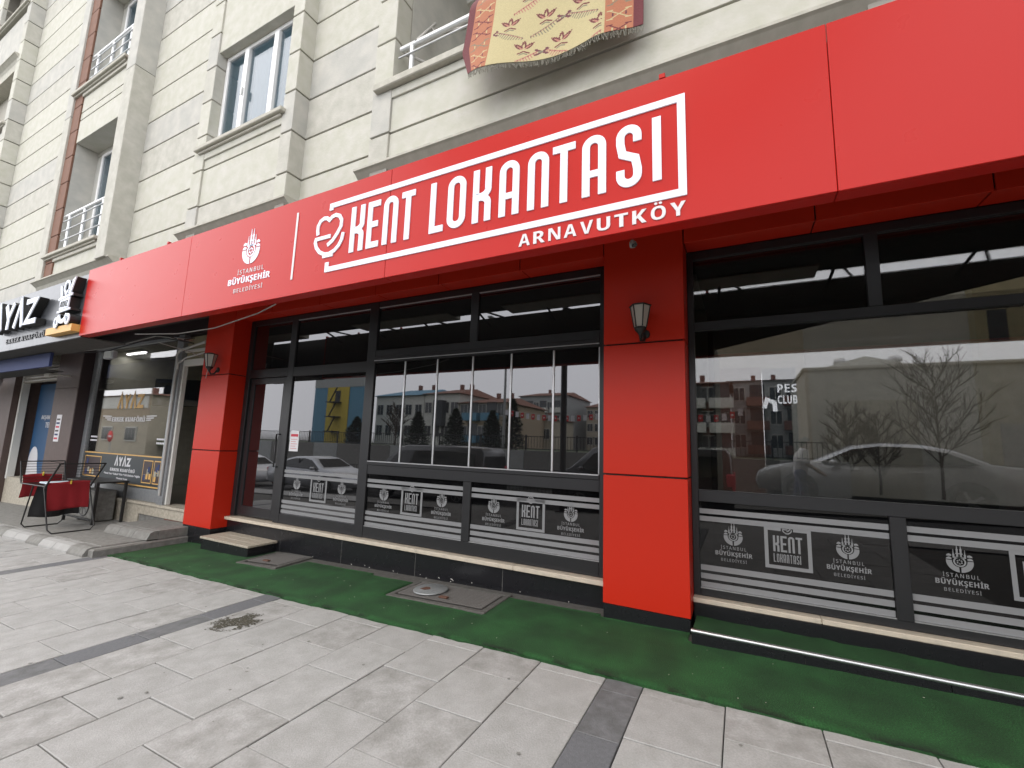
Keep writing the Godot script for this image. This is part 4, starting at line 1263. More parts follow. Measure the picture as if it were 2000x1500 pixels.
	B(s, "bare_wall", -10.0, -8.15, -0.2, 0.118, -0.4, -0.185, M.concrete, 0.0)
	for k in 12:
		for j in 2:
			var x := -9.15 + k * 0.085 + (0.04 if j else 0.0)
			if x > -8.24: continue
			B(s, "brick", x, x + 0.078, 0.06 + j * 0.028, 0.084 + j * 0.028, -0.2, -0.176 + rng.randf_range(-0.004, 0.003), M.far_red, 0.003)
	B(s, "head_wall", -13.0, -8.17, 3.462, 3.735, -0.45, -0.21, M.brown_dark, 0.0)
	# conduits by the door
	put(s, "conduit", tube_mesh([Vector3(-9.30, 0.5, -0.14), Vector3(-9.30, 2.9, -0.14), Vector3(-9.27, 3.06, -0.10), Vector3(-9.1, 3.12, -0.06), Vector3(-8.6, 3.16, -0.02), Vector3(-8.18, 3.2, 0.0)], 0.022, 8), M.cable)
	put(s, "conduit", tube_mesh([Vector3(-9.24, 2.8, -0.13), Vector3(-9.2, 2.9, -0.11), Vector3(-8.9, 2.98, -0.08), Vector3(-8.2, 3.02, -0.03)], 0.016, 8), M.cable)
	# room
	var r := setting("barber_interior")
	B(r, "floor", -13.0, -7.8, 0.2, 0.30, -4.5, -0.42, M.floor_in, 0.0)
	B(r, "ceiling", -13.0, -7.8, 3.5, 3.6, -4.5, -0.27, M.cream_wall, 0.0)
	B(r, "back_wall", -13.0, -7.8, 0.3, 3.5, -4.6, -4.5, M.cream_wall, 0.0)
	B(r, "side_wall", -13.1, -12.95, 0.3, 3.5, -4.5, -0.3, M.cream_wall, 0.0)
	B(r, "dado", -13.0, -8.1, 0.3, 1.2, -4.5, -4.45, M.brown_dark, 0.0)
	B(r, "partition", -8.16, -8.1, 0.3, 3.5, -4.5, -0.42, M.cream_wall, 0.0)
	for y in [1.55, 2.0]:
		B(r, "shelf", -10.2, -8.2, y, y + 0.03, -4.45, -4.25, M.off_white, 0.0)
		for k in 9:
			B(r, "bottle", -9.9 + k * 0.16, -9.82 + k * 0.16, y + 0.03, y + 0.2 + 0.04 * (k % 3), -4.42, -4.34, [M.brown_dark, M.gold, M.lamp_black, M.far_red][k % 4], 0.01)
	var tv := thing("television", "black television hung high inside the barber shop", "television", Vector3(-12.2, 2.6, -1.6), 0.5)
	L(tv, "screen", Vector3(0, 0, 0), Vector3(1.15, 0.66, 0.05), M.car_glass, 0.01)
	L(tv, "wall_arm", Vector3(-0.1, 0.1, -0.12), Vector3(0.08, 0.08, 0.2), M.lamp_black)
	for a in [[-12.86, -12.42], [-12.38, -12.02]]:
		var lt := thing("tube_light", ["longer lit ceiling tube light inside the barber shop", "shorter lit ceiling tube light inside the barber shop"][0 if a[0] < -12.5 else 1], "light", Vector3(a[0], 3.42, -0.75), 0, "tube lights of the barber shop")
		B(lt, "tube", a[0], a[1], 3.415, 3.445, -0.78, -0.72, M.lamp_on, 0.01)
		B(lt, "base", a[0], a[1], 3.447, 3.495, -0.80, -0.70, M.off_white, 0.004)
		var al := AreaLight3D.new()
		al.name = "tube_glow"
		al.area_size = Vector2(a[1] - a[0], 0.06)
		al.light_energy = 0.08
		al.shadow_enabled = true
		al.rotation_degrees = Vector3(-90, 0, 0)
		lt.add_child(al)
		al.position = Vector3((a[1] - a[0]) * 0.5, -0.02, 0)
	# brown pillar
	var bp := thing("brown_pillar", "brown clad pillar between the barber window and the shuttered kiosk", "pillar", Vector3(-13.5, -0.3, -0.1))
	for a in [[-0.3, 0.9], [0.906, 2.55], [2.556, 3.6]]:
		B(bp, "panel", -14.15, -12.95, a[0], a[1], -0.5, 0.0, M.brown, 0.004)
	B(bp, "side_panel", -12.949, -12.935, 0.0, 3.6, -0.35, -0.01, M.brown_dark, 0.002)
	var nt := B(bp, "notice", -13.78, -13.52, 1.35, 1.95, 0.0, 0.004, M.paper, 0.0)
	for k in 6: B(nt, "notice_print", -13.75, -13.58, 1.4 + k * 0.085, 1.44 + k * 0.085, 0.004, 0.006, [M.paper_red, M.blue, M.brown_dark][k % 3], 0.0)
	# kiosk
	var k := thing("kiosk_shopfront", "kiosk front with rolled cream shutter and blue printed window", "shopfront", Vector3(-15.5, 0, -0.2))
	for i in 5:
		put(k, "shutter_slat", tube_mesh([Vector3(0, 0, 0), Vector3(2.45, 0, 0)], 0.045, 8), M.shutter, Vector3(-16.6, 2.82 + i * 0.085, -0.14))
	B(k, "shutter_box", -16.7, -14.1, 3.22, 3.7, -0.5, -0.05, M.off_white)
	B(k, "guide_rail", -16.68, -16.58, 0.35, 3.22, -0.24, -0.10, M.off_white)
	B(k, "guide_rail", -14.27, -14.16, 0.35, 3.22, -0.24, -0.10, M.off_white)
	B(k, "inner_jamb", -14.62, -14.30, 0.35, 2.8, -0.5, -0.34, M.off_white)
	B(k, "shade_wall", -22.0, -14.2, 0.3, 3.3, -1.0, -0.7, M.brown, 0.0)  # brown wall stands in for the shade inside the kiosk
	var bw := B(k, "blue_print", -16.45, -14.62, 0.4, 2.78, -0.42, -0.40, mat(lin(0.012, 0.07, 0.17), 0.55), 0.0)
	var st := st_new()
	plate(st, [Vector2(-16.44, 0.42), Vector2(-16.44, 0.75)] + arc(Vector2(-16.14, 0.75), 0.30, 0.42, 180, 0, 10) + [Vector2(-15.7, 0.42)], 0, 0.002)
	put(bw, "white_swoosh", fin(st), M.letter_white, Vector3(0, 0, -0.399))
	st = st_new()
	plate(st, [Vector2(-15.3, 0.42), Vector2(-15.4, 0.9), Vector2(-15.0, 1.35), Vector2(-14.64, 1.45), Vector2(-14.64, 0.42)], 0, 0.002)
	put(bw, "pale_swoosh", fin(st), M.far_blue, Vector3(0, 0, -0.399))
	words(bw, "lettering", "AKŞAM GÜNEŞİ", -16.05, -14.86, 1.84, -0.399, M.letter_white, 0.16, true, 0.003)
	words(bw, "lettering", "TEKEL", -15.72, -15.2, 1.66, -0.399, M.letter_white, 0.13, true, 0.003)
	B(k, "stone_base", -16.7, -14.1, -0.3, 0.40, -0.42, -0.12, M.marble_pale, 0.006)
	tag(B(self, "blue_awning_board", -13.4, -9.9, 2.62, 2.85, 1.35, 1.39, M.blue, 0.003), "dark blue board hanging below the grey barber sign", "board")
	var kb := thing("kiosk_sign", "dark board running on beyond the grey barber sign", "sign", Vector3(-18, 2.86, 1.6))
	B(kb, "panel", -27.0, -13.21, 2.87, 3.70, 1.60, 1.66, M.blue, 0.0)
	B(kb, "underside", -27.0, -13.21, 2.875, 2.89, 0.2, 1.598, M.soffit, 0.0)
	var bx := thing("roller_box", "beige shutter motor box at the top of the brown pillar", "box", Vector3(-14.4, 3.2, 0.0))
	B(bx, "case", -14.9, -14.25, 3.18, 3.62, -0.05, 0.35, M.shutter, 0.02)
	B(bx, "lid", -14.78, -14.4, 3.28, 3.5, 0.35, 0.365, M.trim, 0.006)
	var fl := thing("floodlight", "small grey floodlight under the end of the barber sign", "light", Vector3(-8.6, 2.8, 1.1))
	B(fl, "body", -8.78, -8.50, 2.72, 2.84, 1.05, 1.12, M.grey_alu, 0.01)
	B(fl, "glass", -8.76, -8.52, 2.735, 2.825, 1.12, 1.126, M.far_grey, 0.0)
	var cm := thing("wall_camera", "small white camera on an arm on the brown pillar", "camera", Vector3(-13.2, 2.75, 0.1))
	put(cm, "arm", tube_mesh([Vector3(-13.45, 2.82, 0.0), Vector3(-13.40, 2.82, 0.2), Vector3(-13.55, 2.80, 0.3)], 0.018, 8), M.off_white)
	B(cm, "body", -13.78, -13.5, 2.77, 2.85, 0.24, 0.34, M.off_white, 0.015)
	# end unit beyond the kiosk
	var n := thing("brown_corner_shop", "brown panelled shop end with pale lettering beyond the kiosk", "shopfront", Vector3(-18, -0.3, -0.2))
	B(n, "pillar", -17.6, -16.7, -0.4, 3.6, -0.5, 0.02, M.brown)
	B(n, "wall", -24.0, -17.6, -0.6, 3.6, -0.6, -0.2, M.brown)
	B(n, "window_pane", -20.5, -17.75, 0.3, 2.0, -0.2, -0.19, M.car_glass, 0.0)
	B(n, "sign_strip", -20.5, -17.75, 1.35, 1.6, -0.19, -0.17, M.grey_alu)
	words(n, "lettering", "AYI", -18.35, -17.85, 1.4, -0.168, M.lamp_black, 0.15, true, 0.004)
	B(n, "upper_wall", -24.0, -16.7, 3.0, 3.8, -0.19, 0.1, M.cream_wall)
	# electric cables in the passage
	for i in 3:
		put(self, "service_cable", tube_mesh([Vector3(-12.8, 3.30 - i * 0.03, 0.3), Vector3(-11.0, 3.26 - i * 0.05, 0.32), Vector3(-9.3, 3.34, 0.3 - i * 0.05), Vector3(-8.3, 3.25 - 0.05 * i, 0.12), Vector3(-7.6, 3.05, 0.6 + 0.1 * i)], 0.009, 6), [M.black_cable, M.cable, M.black_cable][i])
	for i in 3:
		var o := get_node("service_cable" + ("" if i == 0 else "_%03d" % i))
		tag(o, ["black service cable strung above the barber window", "pale service cable strung above the barber window", "black service cable strung lowest above the barber window"][i], "cable", "service cables")

# ------------------------------------------------------------------ carpet, steps, drains
func turf_here(x: float, z: float) -> bool:
	if x < -7.93 or x > 4.2 or z > 1.04: return false
	if x < -7.39: return z > 0.01
	if x < -6.02: return z > -0.24
	if x < -5.22: return z > 0.42
	if x < -3.35: return z > -0.06 + 0.03 * sin(x * 3.0)
	if x < -2.14: return z > 0.47
	if x < -1.18: return z > -0.08
	if x < -0.40: return z > 0.0
	return z > 0.19

func carpet_and_steps() -> void:
	var f := FastNoiseLite.new()
	f.seed = 5
	f.frequency = 0.9
	var c := 0.06
	var st := st_new()
	st.set_smooth_group(0)
	var H := func(x: float, z: float) -> Vector3:
		var zz := z
		if z > 1.0: zz = 1.025 + 0.018 * f.get_noise_1d(x * 2.2) - 0.01 * f.get_noise_1d(x * 9.0)
		return Vector3(x, gy(x) + 0.013 + 0.006 * f.get_noise_2d(x * 2.0, z * 3.0) + (0.012 * maxf(0, f.get_noise_1d(x * 1.3 + 50)) if z > 0.95 else 0.0), zz)
	var nx := int((4.2 + 7.93) / c)
	for i in nx:
		var x0 := -7.93 + i * c
		for j in 22:
			var z0 := -0.255 + j * c
			var z1 := z0 + c
			if j == 21: z1 = 1.041
			if not turf_here(x0 + c * 0.5, (z0 + minf(z1, 1.03)) * 0.5): continue
			quad(st, H.call(x0, z0), H.call(x0 + c, z0), H.call(x0 + c, z1), H.call(x0, z1))
			if j == 21:
				var a: Vector3 = H.call(x0, z1)
				var b: Vector3 = H.call(x0 + c, z1)
				quad(st, a, b, b - Vector3(0, 0.02, 0), a - Vector3(0, 0.02, 0))
			for sd in [[-c, 0], [c, 0], [0, -c]]:
				if not turf_here(x0 + c * 0.5 + sd[0], (z0 + minf(z1, 1.03)) * 0.5 + sd[1]):
					var a: Vector3 = H.call(x0 + (c if sd[0] > 0 else 0.0), z0)
					var b: Vector3 = H.call(x0 + (0.0 if sd[0] < 0 else c), z1 if sd[0] != 0 else z0)
					if sd[0] < 0 or sd[1] < 0: quad(st, a, b, b - Vector3(0, 0.02, 0), a - Vector3(0, 0.02, 0))
					else: quad(st, b, a, a - Vector3(0, 0.02, 0), b - Vector3(0, 0.02, 0))
	tag(put(self, "artificial_grass_carpet", fin(st), M.turf), "long green artificial grass carpet laid along the foot of the shopfront", "carpet")
	# bare screed between carpet and plinth
	var sc := setting("screed")
	st = st_new()
	sloped(st, -7.9, 4.0, -0.42, 0.98, 0.001, 0.02, 0.002)
	put(sc, "screed_strip", fin(st), M.concrete_dark)
	# crumbs on the carpet
	st = st_new()
	for k in 45:
		var x := rng.randf_range(-7.6, 2.5)
		var z := rng.randf_range(0.25, 1.0)
		add_box(st, Vector3(x, gy(x) + 0.021, z), Vector3(rng.randf_range(0.003, 0.010), 0.003, rng.randf_range(0.002, 0.005)), 0.0, Basis(Vector3.UP, rng.randf() * TAU))
	tag(put(self, "litter_crumbs", fin(st), M.litter), "tiny pale crumbs scattered over the green carpet", "litter", "", "stuff")
	# entrance step
	var p := thing("entrance_step", "low black step with beige boarded top before the restaurant door", "step", Vector3(-6.7, gy(-6.7), 0.0))
	B(p, "riser_box", -7.25, -6.12, -0.16, 0.062, -0.25, 0.185, M.black_tile, 0.004)
	for k in 3:
		B(p, "tread_board", -7.27, -6.10, 0.064, 0.095, -0.247 + k * 0.151, -0.247 + k * 0.151 + 0.145, M.board, 0.004)
	# right step, tiled
	var r := thing("tiled_step", "long black tiled step with steel nosing and green carpet tread", "step", Vector3(1.5, gy(1.5), 0.0))
	var xs := [-0.40, 0.36, 1.14, 1.92, 2.70, 3.48, 4.2]
	for i in 6:
		B(r, "riser_tile", xs[i] + 0.002, xs[i + 1] - 0.002, 0.0, 0.182, 0.185, 0.205, M.black_tile, 0.002)
	B(r, "back_riser", -0.41, 4.2, 0.10, 0.284, -0.30, -0.19, M.black_tile, 0.003)
	B(r, "core", -0.395, 4.2, -0.02, 0.165, -0.19, 0.184, M.concrete, 0.0)
	put(r, "nosing", tube_mesh([Vector3(-0.40, 0, 0), Vector3(4.2, 0.02, 0)], 0.016, 10), M.steel, Vector3(0, 0.186, 0.196))
	B(r, "nosing_lip", -0.40, 4.2, 0.183, 0.188, 0.15, 0.19, M.steel, 0.001)
	st = st_new()
	st.set_smooth_group(0)
	var T := func(x: float, z: float) -> Vector3:
		var lift := 0.016 * maxf(0.0, f.get_noise_1d(x * 3.0 + 9.0) + 0.1)
		var zz := z
		if z > 0.12: zz = z - 0.035 * maxf(0.0, f.get_noise_1d(x * 4.0 + 20.0)) - 0.01
		if z < -0.15: zz = z + 0.012 * f.get_noise_1d(x * 5.0)
		return Vector3(x, 0.176 + lift + 0.004 * f.get_noise_2d(x * 4.0, z * 9.0) + (0.014 * maxf(0.0, f.get_noise_1d(x * 3.3 + 70.0)) if z < -0.12 else 0.0), zz)
	for i in 76:
		var x0 := -0.39 + i * 0.06
		for j in 6:
			var z0 := -0.188 + j * 0.0575
			quad(st, T.call(x0, z0), T.call(x0 + 0.06, z0), T.call(x0 + 0.06, z0 + 0.0575), T.call(x0, z0 + 0.0575))
	put(r, "carpet_tread", fin(st), M.turf)
	# drains
	drain(Vector3(-5.66, gy(-5.66), 0.06), 0.10, 0.72, 0.66, "small slatted iron drain cover set in the carpet by the entrance step", false)
	drain(Vector3(-2.75, gy(-2.75), 0.16), 0.02, 1.17, 0.60, "wide slatted iron drain cover in the carpet with a round plate on it", true)
	var d := thing("round_plate", "round grey metal plate with rust lying on the wide drain cover", "plate", Vector3(-2.99, gy(-2.99) + 0.034, 0.16))
	st = st_new()
	lathe(st, [Vector2(0, 0.012), Vector2(0.175, 0.012), Vector2(0.185, 0.006), Vector2(0.185, 0.0), Vector2(0, 0)], 28)
	var disc := put(d, "disc", fin(st), M.plate, Vector3.ZERO, true)
	disc.rotation.z = 0.0265
	st = st_new()
	plate(st, [Vector2(-0.10, -0.06), Vector2(-0.03, -0.07), Vector2(0.01, -0.02), Vector2(-0.03, 0.03), Vector2(-0.08, 0.02)], 0, 0.001)
	var rs := put(disc, "rust_stain", fin(st), M.rust, Vector3(0, 0.0125, 0), true)
	rs.rotation.x = -PI / 2

func drain(at: Vector3, turn: float, w: float, dp: float, label: String, wide: bool) -> void:
	var p := thing("drain_cover", label, "drain cover", at, turn, "iron drain covers")
	p.rotation.z = 0.0265
	for a in [[Vector3(0, 0.008, dp * 0.5 - 0.03), Vector3(w, 0.03, 0.06)], [Vector3(0, 0.008, -dp * 0.5 + 0.03), Vector3(w, 0.03, 0.06)], [Vector3(-w * 0.5 + 0.03, 0.008, 0), Vector3(0.06, 0.03, dp - 0.122)], [Vector3(w * 0.5 - 0.03, 0.008, 0), Vector3(0.06, 0.03, dp - 0.122)]]:
		L(p, "frame_bar", a[0], a[1], M.concrete_dark, 0.006)
	L(p, "tray", Vector3(0, -0.012, 0), Vector3(w - 0.125, 0.02, dp - 0.125), M.concrete_dark)
	var n := int((dp - 0.16) / 0.036)
	for k in n:
		L(p, "slat", Vector3(0, 0.019, -dp * 0.5 + 0.10 + k * 0.036), Vector3(w - 0.15, 0.016, 0.018), M.iron, 0.004)
	L(p, "lifting_lug", Vector3(0.02 if wide else -0.02, 0.034, dp * 0.22), Vector3(0.10, 0.018, 0.05), M.rust, 0.006)

# ------------------------------------------------------------------ airer, bench, boxes
func cloth_sheet(x: float, z0: float, z1: float, y0: float, y1: float, amp: float, sd: int, flare := 0.0) -> ArrayMesh:
	var st := st_new()
	st.set_smooth_group(0)
	var nu := 14
	var nv := 10
	var P := func(i: int, j: int) -> Vector3:
		var u := float(i) / nu
		var v := float(j) / nv
		return Vector3(x + amp * sin(u * 7.0 + sd) * v + 0.01 * sin(u * 19.0 + sd * 2.0) * v + flare * v, lerpf(y1, y0, v) - 0.012 * sin(u * 5.0 + sd), lerpf(z1, z0, u) + 0.01 * sin(v * 4.0 + sd))
	for i in nu:
		for j in nv:
			quad(st, P.call(i, j), P.call(i + 1, j), P.call(i + 1, j + 1), P.call(i, j + 1))
	# the fold over the rail and the sheet's other side
	for i in nu:
		for j in nv:
			var o := Vector3(-0.02, 0, 0)
			quad(st, P.call(i + 1, j) + o, P.call(i, j) + o, P.call(i, j + 1) + o, P.call(i + 1, j + 1) + o)
		quad(st, P.call(i, 0) + Vector3(-0.02, 0, 0), P.call(i + 1, 0) + Vector3(-0.02, 0, 0), P.call(i + 1, 0), P.call(i, 0))
		quad(st, P.call(i, nv), P.call(i + 1, nv), P.call(i + 1, nv) + Vector3(-0.02, 0, 0), P.call(i, nv) + Vector3(-0.02, 0, 0))
	return fin(st)

func street_things() -> void:
	var base := gy(-10.4) + 0.12
	var p := thing("clothes_airer", "black folding clothes airer standing on the raised pavement before the barber shop", "clothes airer", Vector3(-10.4, base, 0.78))
	var hx := [-11.15, -10.30]
	# crossing legs
	for a in [[-9.86, -11.12, 0.50, 1.08], [-11.08, -10.30, 0.53, 1.05]]:
		var fx: float = a[0]
		var tx: float = lerpf(a[0], a[1], 0.33)
		var y := gy(fx) + 0.128
		put(p, "leg", tube_mesh([Vector3(tx, 0.66, a[2]), Vector3(fx + (tx - fx) * 0.06, y + 0.06, a[2]), Vector3(fx, y, a[2] + 0.05), Vector3(fx, y, a[3] - 0.05), Vector3(fx + (tx - fx) * 0.06, y + 0.06, a[3]), Vector3(tx, 0.66, a[3])], 0.011, 8), M.lamp_black)
	for z in [0.50, 1.08]:
		put(p, "side_rail", tube_mesh([Vector3(-11.28, 0.66, z), Vector3(-10.22, 0.67, z)], 0.011, 8), M.lamp_black)
		put(p, "wing_rail", tube_mesh([Vector3(-11.28, 0.66, z), Vector3(-11.45, 1.03, z)], 0.012, 8), M.lamp_black)
		put(p, "wing_rail", tube_mesh([Vector3(-10.22, 0.67, z), Vector3(-9.80, 1.06, z)], 0.014, 8), M.lamp_black)
	for k in 9:
		var f := k / 8.0
		put(p, "wire", tube_mesh([Vector3(lerpf(-10.22, -9.80, f), lerpf(0.67, 1.06, f), 0.50), Vector3(lerpf(-10.22, -9.80, f), lerpf(0.67, 1.06, f), 1.08)], 0.004 if k < 8 else 0.011, 6), M.lamp_black)
		put(p, "wire", tube_mesh([Vector3(lerpf(-11.28, -11.45, f), lerpf(0.66, 1.03, f), 0.50), Vector3(lerpf(-11.28, -11.45, f), lerpf(0.66, 1.03, f), 1.08)], 0.004 if k < 8 else 0.011, 6), M.lamp_black)
		put(p, "wire", tube_mesh([Vector3(lerpf(-11.2, -10.3, f), 0.662, 0.50), Vector3(lerpf(-11.2, -10.3, f), 0.662, 1.08)], 0.004, 6), M.lamp_black)
	for z in [0.50, 1.08]:
		L(p, "hinge", Vector3(0.17, 0.668 - base, z - 0.78), Vector3(0.04, 0.05, 0.02), M.lamp_black, 0.006)
	tag(put(self, "towel", cloth_sheet(-10.16, 0.53, 1.06, 0.29, 0.745, 0.012, 1), M.towel), "red towel hung square over the near wing of the clothes airer", "towel", "red towels")
	tag(put(self, "towel", cloth_sheet(-11.34, 0.54, 1.05, 0.40, 0.80, 0.02, 3), M.towel), "red towel hung over the far wing of the clothes airer", "towel", "red towels")
	tag(put(self, "black_cloth", cloth_sheet(-10.75, 0.56, 1.02, 0.10, 0.655, 0.05, 5, -0.12), M.cloth_black), "black cape hanging in folds from the middle of the airer", "cloth")
	tag(put(self, "black_cloth", cloth_sheet(-10.42, 0.56, 0.92, 0.16, 0.655, 0.03, 7), M.cloth_black), "black cloth hanging under the near red towel", "cloth")
	var bc := tag(B(self, "folded_cloth", -10.95, -10.55, 0.668, 0.70, 0.6, 0.95, M.cloth_blue, 0.012), "pale blue folded cloth lying on the airer wires", "cloth")
	for a in [[-10.13, 0.75, 0.8], [-11.33, 0.82, 0.8]]:
		tag(B(self, "clothes_peg", a[0] - 0.008, a[0] + 0.012, a[1] - 0.045, a[1] + 0.025, a[2] - 0.008, a[2] + 0.008, M.peg, 0.002), ["yellow clothes peg on the near red towel", "yellow clothes peg on the far red towel"][0 if a[0] > -11 else 1], "clothes peg", "clothes pegs")
	# outdoor unit and black metal table behind the airer
	var gyb := gy(-11.2) + 0.12
	var ac := thing("air_conditioner_unit", "grey outdoor air conditioner unit behind the clothes airer", "air conditioner", Vector3(-11.1, gyb, 0.05))
	B(ac, "case", -11.55, -10.75, gyb + 0.02, gyb + 0.58, -0.10, 0.20, M.concrete, 0.015)
	var st := st_new()
	lathe(st, [Vector2(0.20, 0), Vector2(0.21, 0.012), Vector2(0.22, 0)], 22, Vector3(-11.2, gyb + 0.3, 0.203), Basis(Vector3.RIGHT, PI / 2))
	for k in 8:
		var a := TAU * k / 8
		tube(st, [Vector3(-11.2, gyb + 0.3, 0.21), Vector3(-11.2 + cos(a) * 0.2, gyb + 0.3 + sin(a) * 0.2, 0.21)], 0.004, 4)
	put(ac, "fan_grille", fin(st), M.frame)
	for x in [-11.45, -10.85]: B(ac, "foot", x - 0.04, x + 0.04, gyb - 0.01, gyb + 0.02, -0.08, 0.18, M.lamp_black)
	var tb := thing("metal_table", "black metal framed table standing by the barber window", "table", Vector3(-10.75, gyb, 0.15))
	B(tb, "table_top", -11.65, -10.38, 0.66, 0.69, -0.12, 0.36, M.lamp_black, 0.005)
	for q in [[-11.62, 0.33], [-10.42, 0.33], [-11.62, -0.09], [-10.42, -0.09]]:
		B(tb, "leg", q[0] - 0.022, q[0] + 0.022, gy(q[0]) + 0.118, 0.658, q[1] - 0.022, q[1] + 0.022, M.lamp_black, 0.003)
	B(tb, "lower_rail", -11.59, -10.45, gyb + 0.08, gyb + 0.11, 0.31, 0.345, M.lamp_black, 0.003)
	# broken tiles lying by the plinth
	for k in 5:
		var b := thing("broken_stone", ["largest loose broken stone lying by the barber plinth", "pale broken stone leaning on the largest one", "small grey broken stone beside the door ramp", "pale stone chip on top of the broken stones", "smallest grey stone chip on the broken stones"][k], "stone", Vector3(-9.65 + k * 0.10 - (0.25 if k > 2 else 0.0), gy(-9.6) + 0.145 + (0.03 if k > 2 else 0.0), 0.05 + 0.09 * (k % 3)), 0.5 * k, "broken stones")
		b.rotation.z = 0.1 - 0.06 * k
		L(b, "block", Vector3.ZERO, Vector3(0.26 - 0.03 * k, 0.05, 0.13), [M.concrete, M.marble_pale][k % 2], 0.012)

# ------------------------------------------------------------------ the rug on the balcony
func rug_texture() -> ImageTexture:
	var W := 384
	var H := 320
	var im := Image.create(W, H, false, Image.FORMAT_RGB8)
	var cream := Color(0.74, 0.69, 0.52)
	var maroon := Color(0.40, 0.15, 0.18)
	var orange := Color(0.68, 0.43, 0.31)
	var pink := Color(0.69, 0.46, 0.41)
	var grey := Color(0.48, 0.47, 0.39)
	var dark := Color(0.40, 0.20, 0.24)
	im.fill(cream)
	im.fill_rect(Rect2i(0, 0, 18, H), maroon)
	im.fill_rect(Rect2i(W - 18, 0, 18, H), maroon)
	im.fill_rect(Rect2i(18, 0, 52, H), orange)
	im.fill_rect(Rect2i(W - 70, 0, 52, H), orange)
	# hooked crosses in the borders
	for side in 2:
		for k in 8:
			var cx := 44 if side == 0 else W - 44
			var cy := 22 + k * 42
			var c: Color = [maroon, grey, cream, maroon][k % 4]
			for t in range(-16, 17):
				for w in 4:
					im.set_pixel(clampi(cx + t + w - 2, 0, W - 1), clampi(cy + t * 3 / 4, 0, H - 1), c)
					im.set_pixel(clampi(cx + t + w - 2, 0, W - 1), clampi(cy - t * 3 / 4, 0, H - 1), c)
			for s in [-1, 1]:
				im.fill_rect(Rect2i(cx + s * 17 - 6, cy - 14, 12, 3), c)
				im.fill_rect(Rect2i(cx + s * 17 - 6, cy + 11, 12, 3), c)
				im.fill_rect(Rect2i(cx + s * 12 - 1, cy - 5, 3, 10), cream if c != cream else dark)
	# field: carnations with toothed petals, herringbone feathers and small hooked crosses on diagonals
	var dot := func(x: float, y: float, w: int, h: int, c: Color) -> void:
		if x > 74 and x < W - 74 - w and y >= 0 and y < H - h: im.fill_rect(Rect2i(int(x), int(y), w, h), c)
	for row in 4:
		for col in 3:
			var cx := 112 + col * 78 + (36 if row % 2 else 0)
			var cy := 30 + row * 84
			var fl := 1.0 if (row + col) % 2 else -1.0
			# carnation
			for t in range(-13, 14):
				for q in 3:
					var len := 13 - absi(t) * 3 / 4
					var ang: float = [-0.75, 0.0, 0.75][q] * fl
					var rr := 6.0 + 18.0 * (1.0 - absf(t) / 14.0) + (3 if t % 3 == 0 else 0)
					var a: float = ang + t * 0.028
					var x0 := cx + sin(a) * rr * 1.1
					var y0 := cy - cos(a) * rr
					dot.call(x0, y0, 3, 3, maroon)
					dot.call(cx + sin(a) * rr * 0.6, cy - cos(a) * rr * 0.6, 3, 2, cream if q == 1 else pink)
			for t in range(-8, 9):
				dot.call(cx + t * 1.5, cy + 5 + absi(t) * 0.8, 3, 3, maroon)
				dot.call(cx + t * 1.0, cy + 11 + absi(t) * 0.5, 2, 3, grey)
			# feather below it
			for t in 24:
				var x := cx + fl * (-30 + t * 2.6)
				var y := cy + 46 - t * 1.5
				dot.call(x, y, 3, 2, maroon if t % 4 == 0 else pink)
				if t % 2 == 0:
					var ln := 4 + (t if t < 12 else 24 - t) * 0.9
					for u in int(ln):
						dot.call(x + fl * u * 0.9, y - u * 0.3 - 2, 2, 2, pink if row % 2 else grey)
						dot.call(x + fl * u * 0.5, y + u * 0.9 + 2, 2, 2, pink if row % 2 else grey)
			# hooked cross between
			for t in range(-11, 12):
				dot.call(cx + 40 * fl + t, cy + 14 + t * 0.6, 4, 3, dark)
				dot.call(cx + 40 * fl + t, cy + 14 - t * 0.6, 4, 3, dark)
			for u in [-1, 1]:
				dot.call(cx + 40 * fl + u * 11 - 2, cy + 4, 4, 5, dark)
				dot.call(cx + 40 * fl + u * 11 - 2, cy + 19, 4, 5, dark)
			dot.call(cx + 40 * fl - 5, cy + 12, 10, 5, grey)
	# weave
	var r2 := RandomNumberGenerator.new()
	r2.seed = 3
	for y in H:
		for x in W:
			var c := im.get_pixel(x, y)
			var s := 0.90 + 0.10 * r2.randf() - (0.05 if (x + y) % 3 == 0 else 0.0)
			im.set_pixel(x, y, Color(c.r * s, c.g * s, c.b * s))
	return ImageTexture.create_from_image(im)

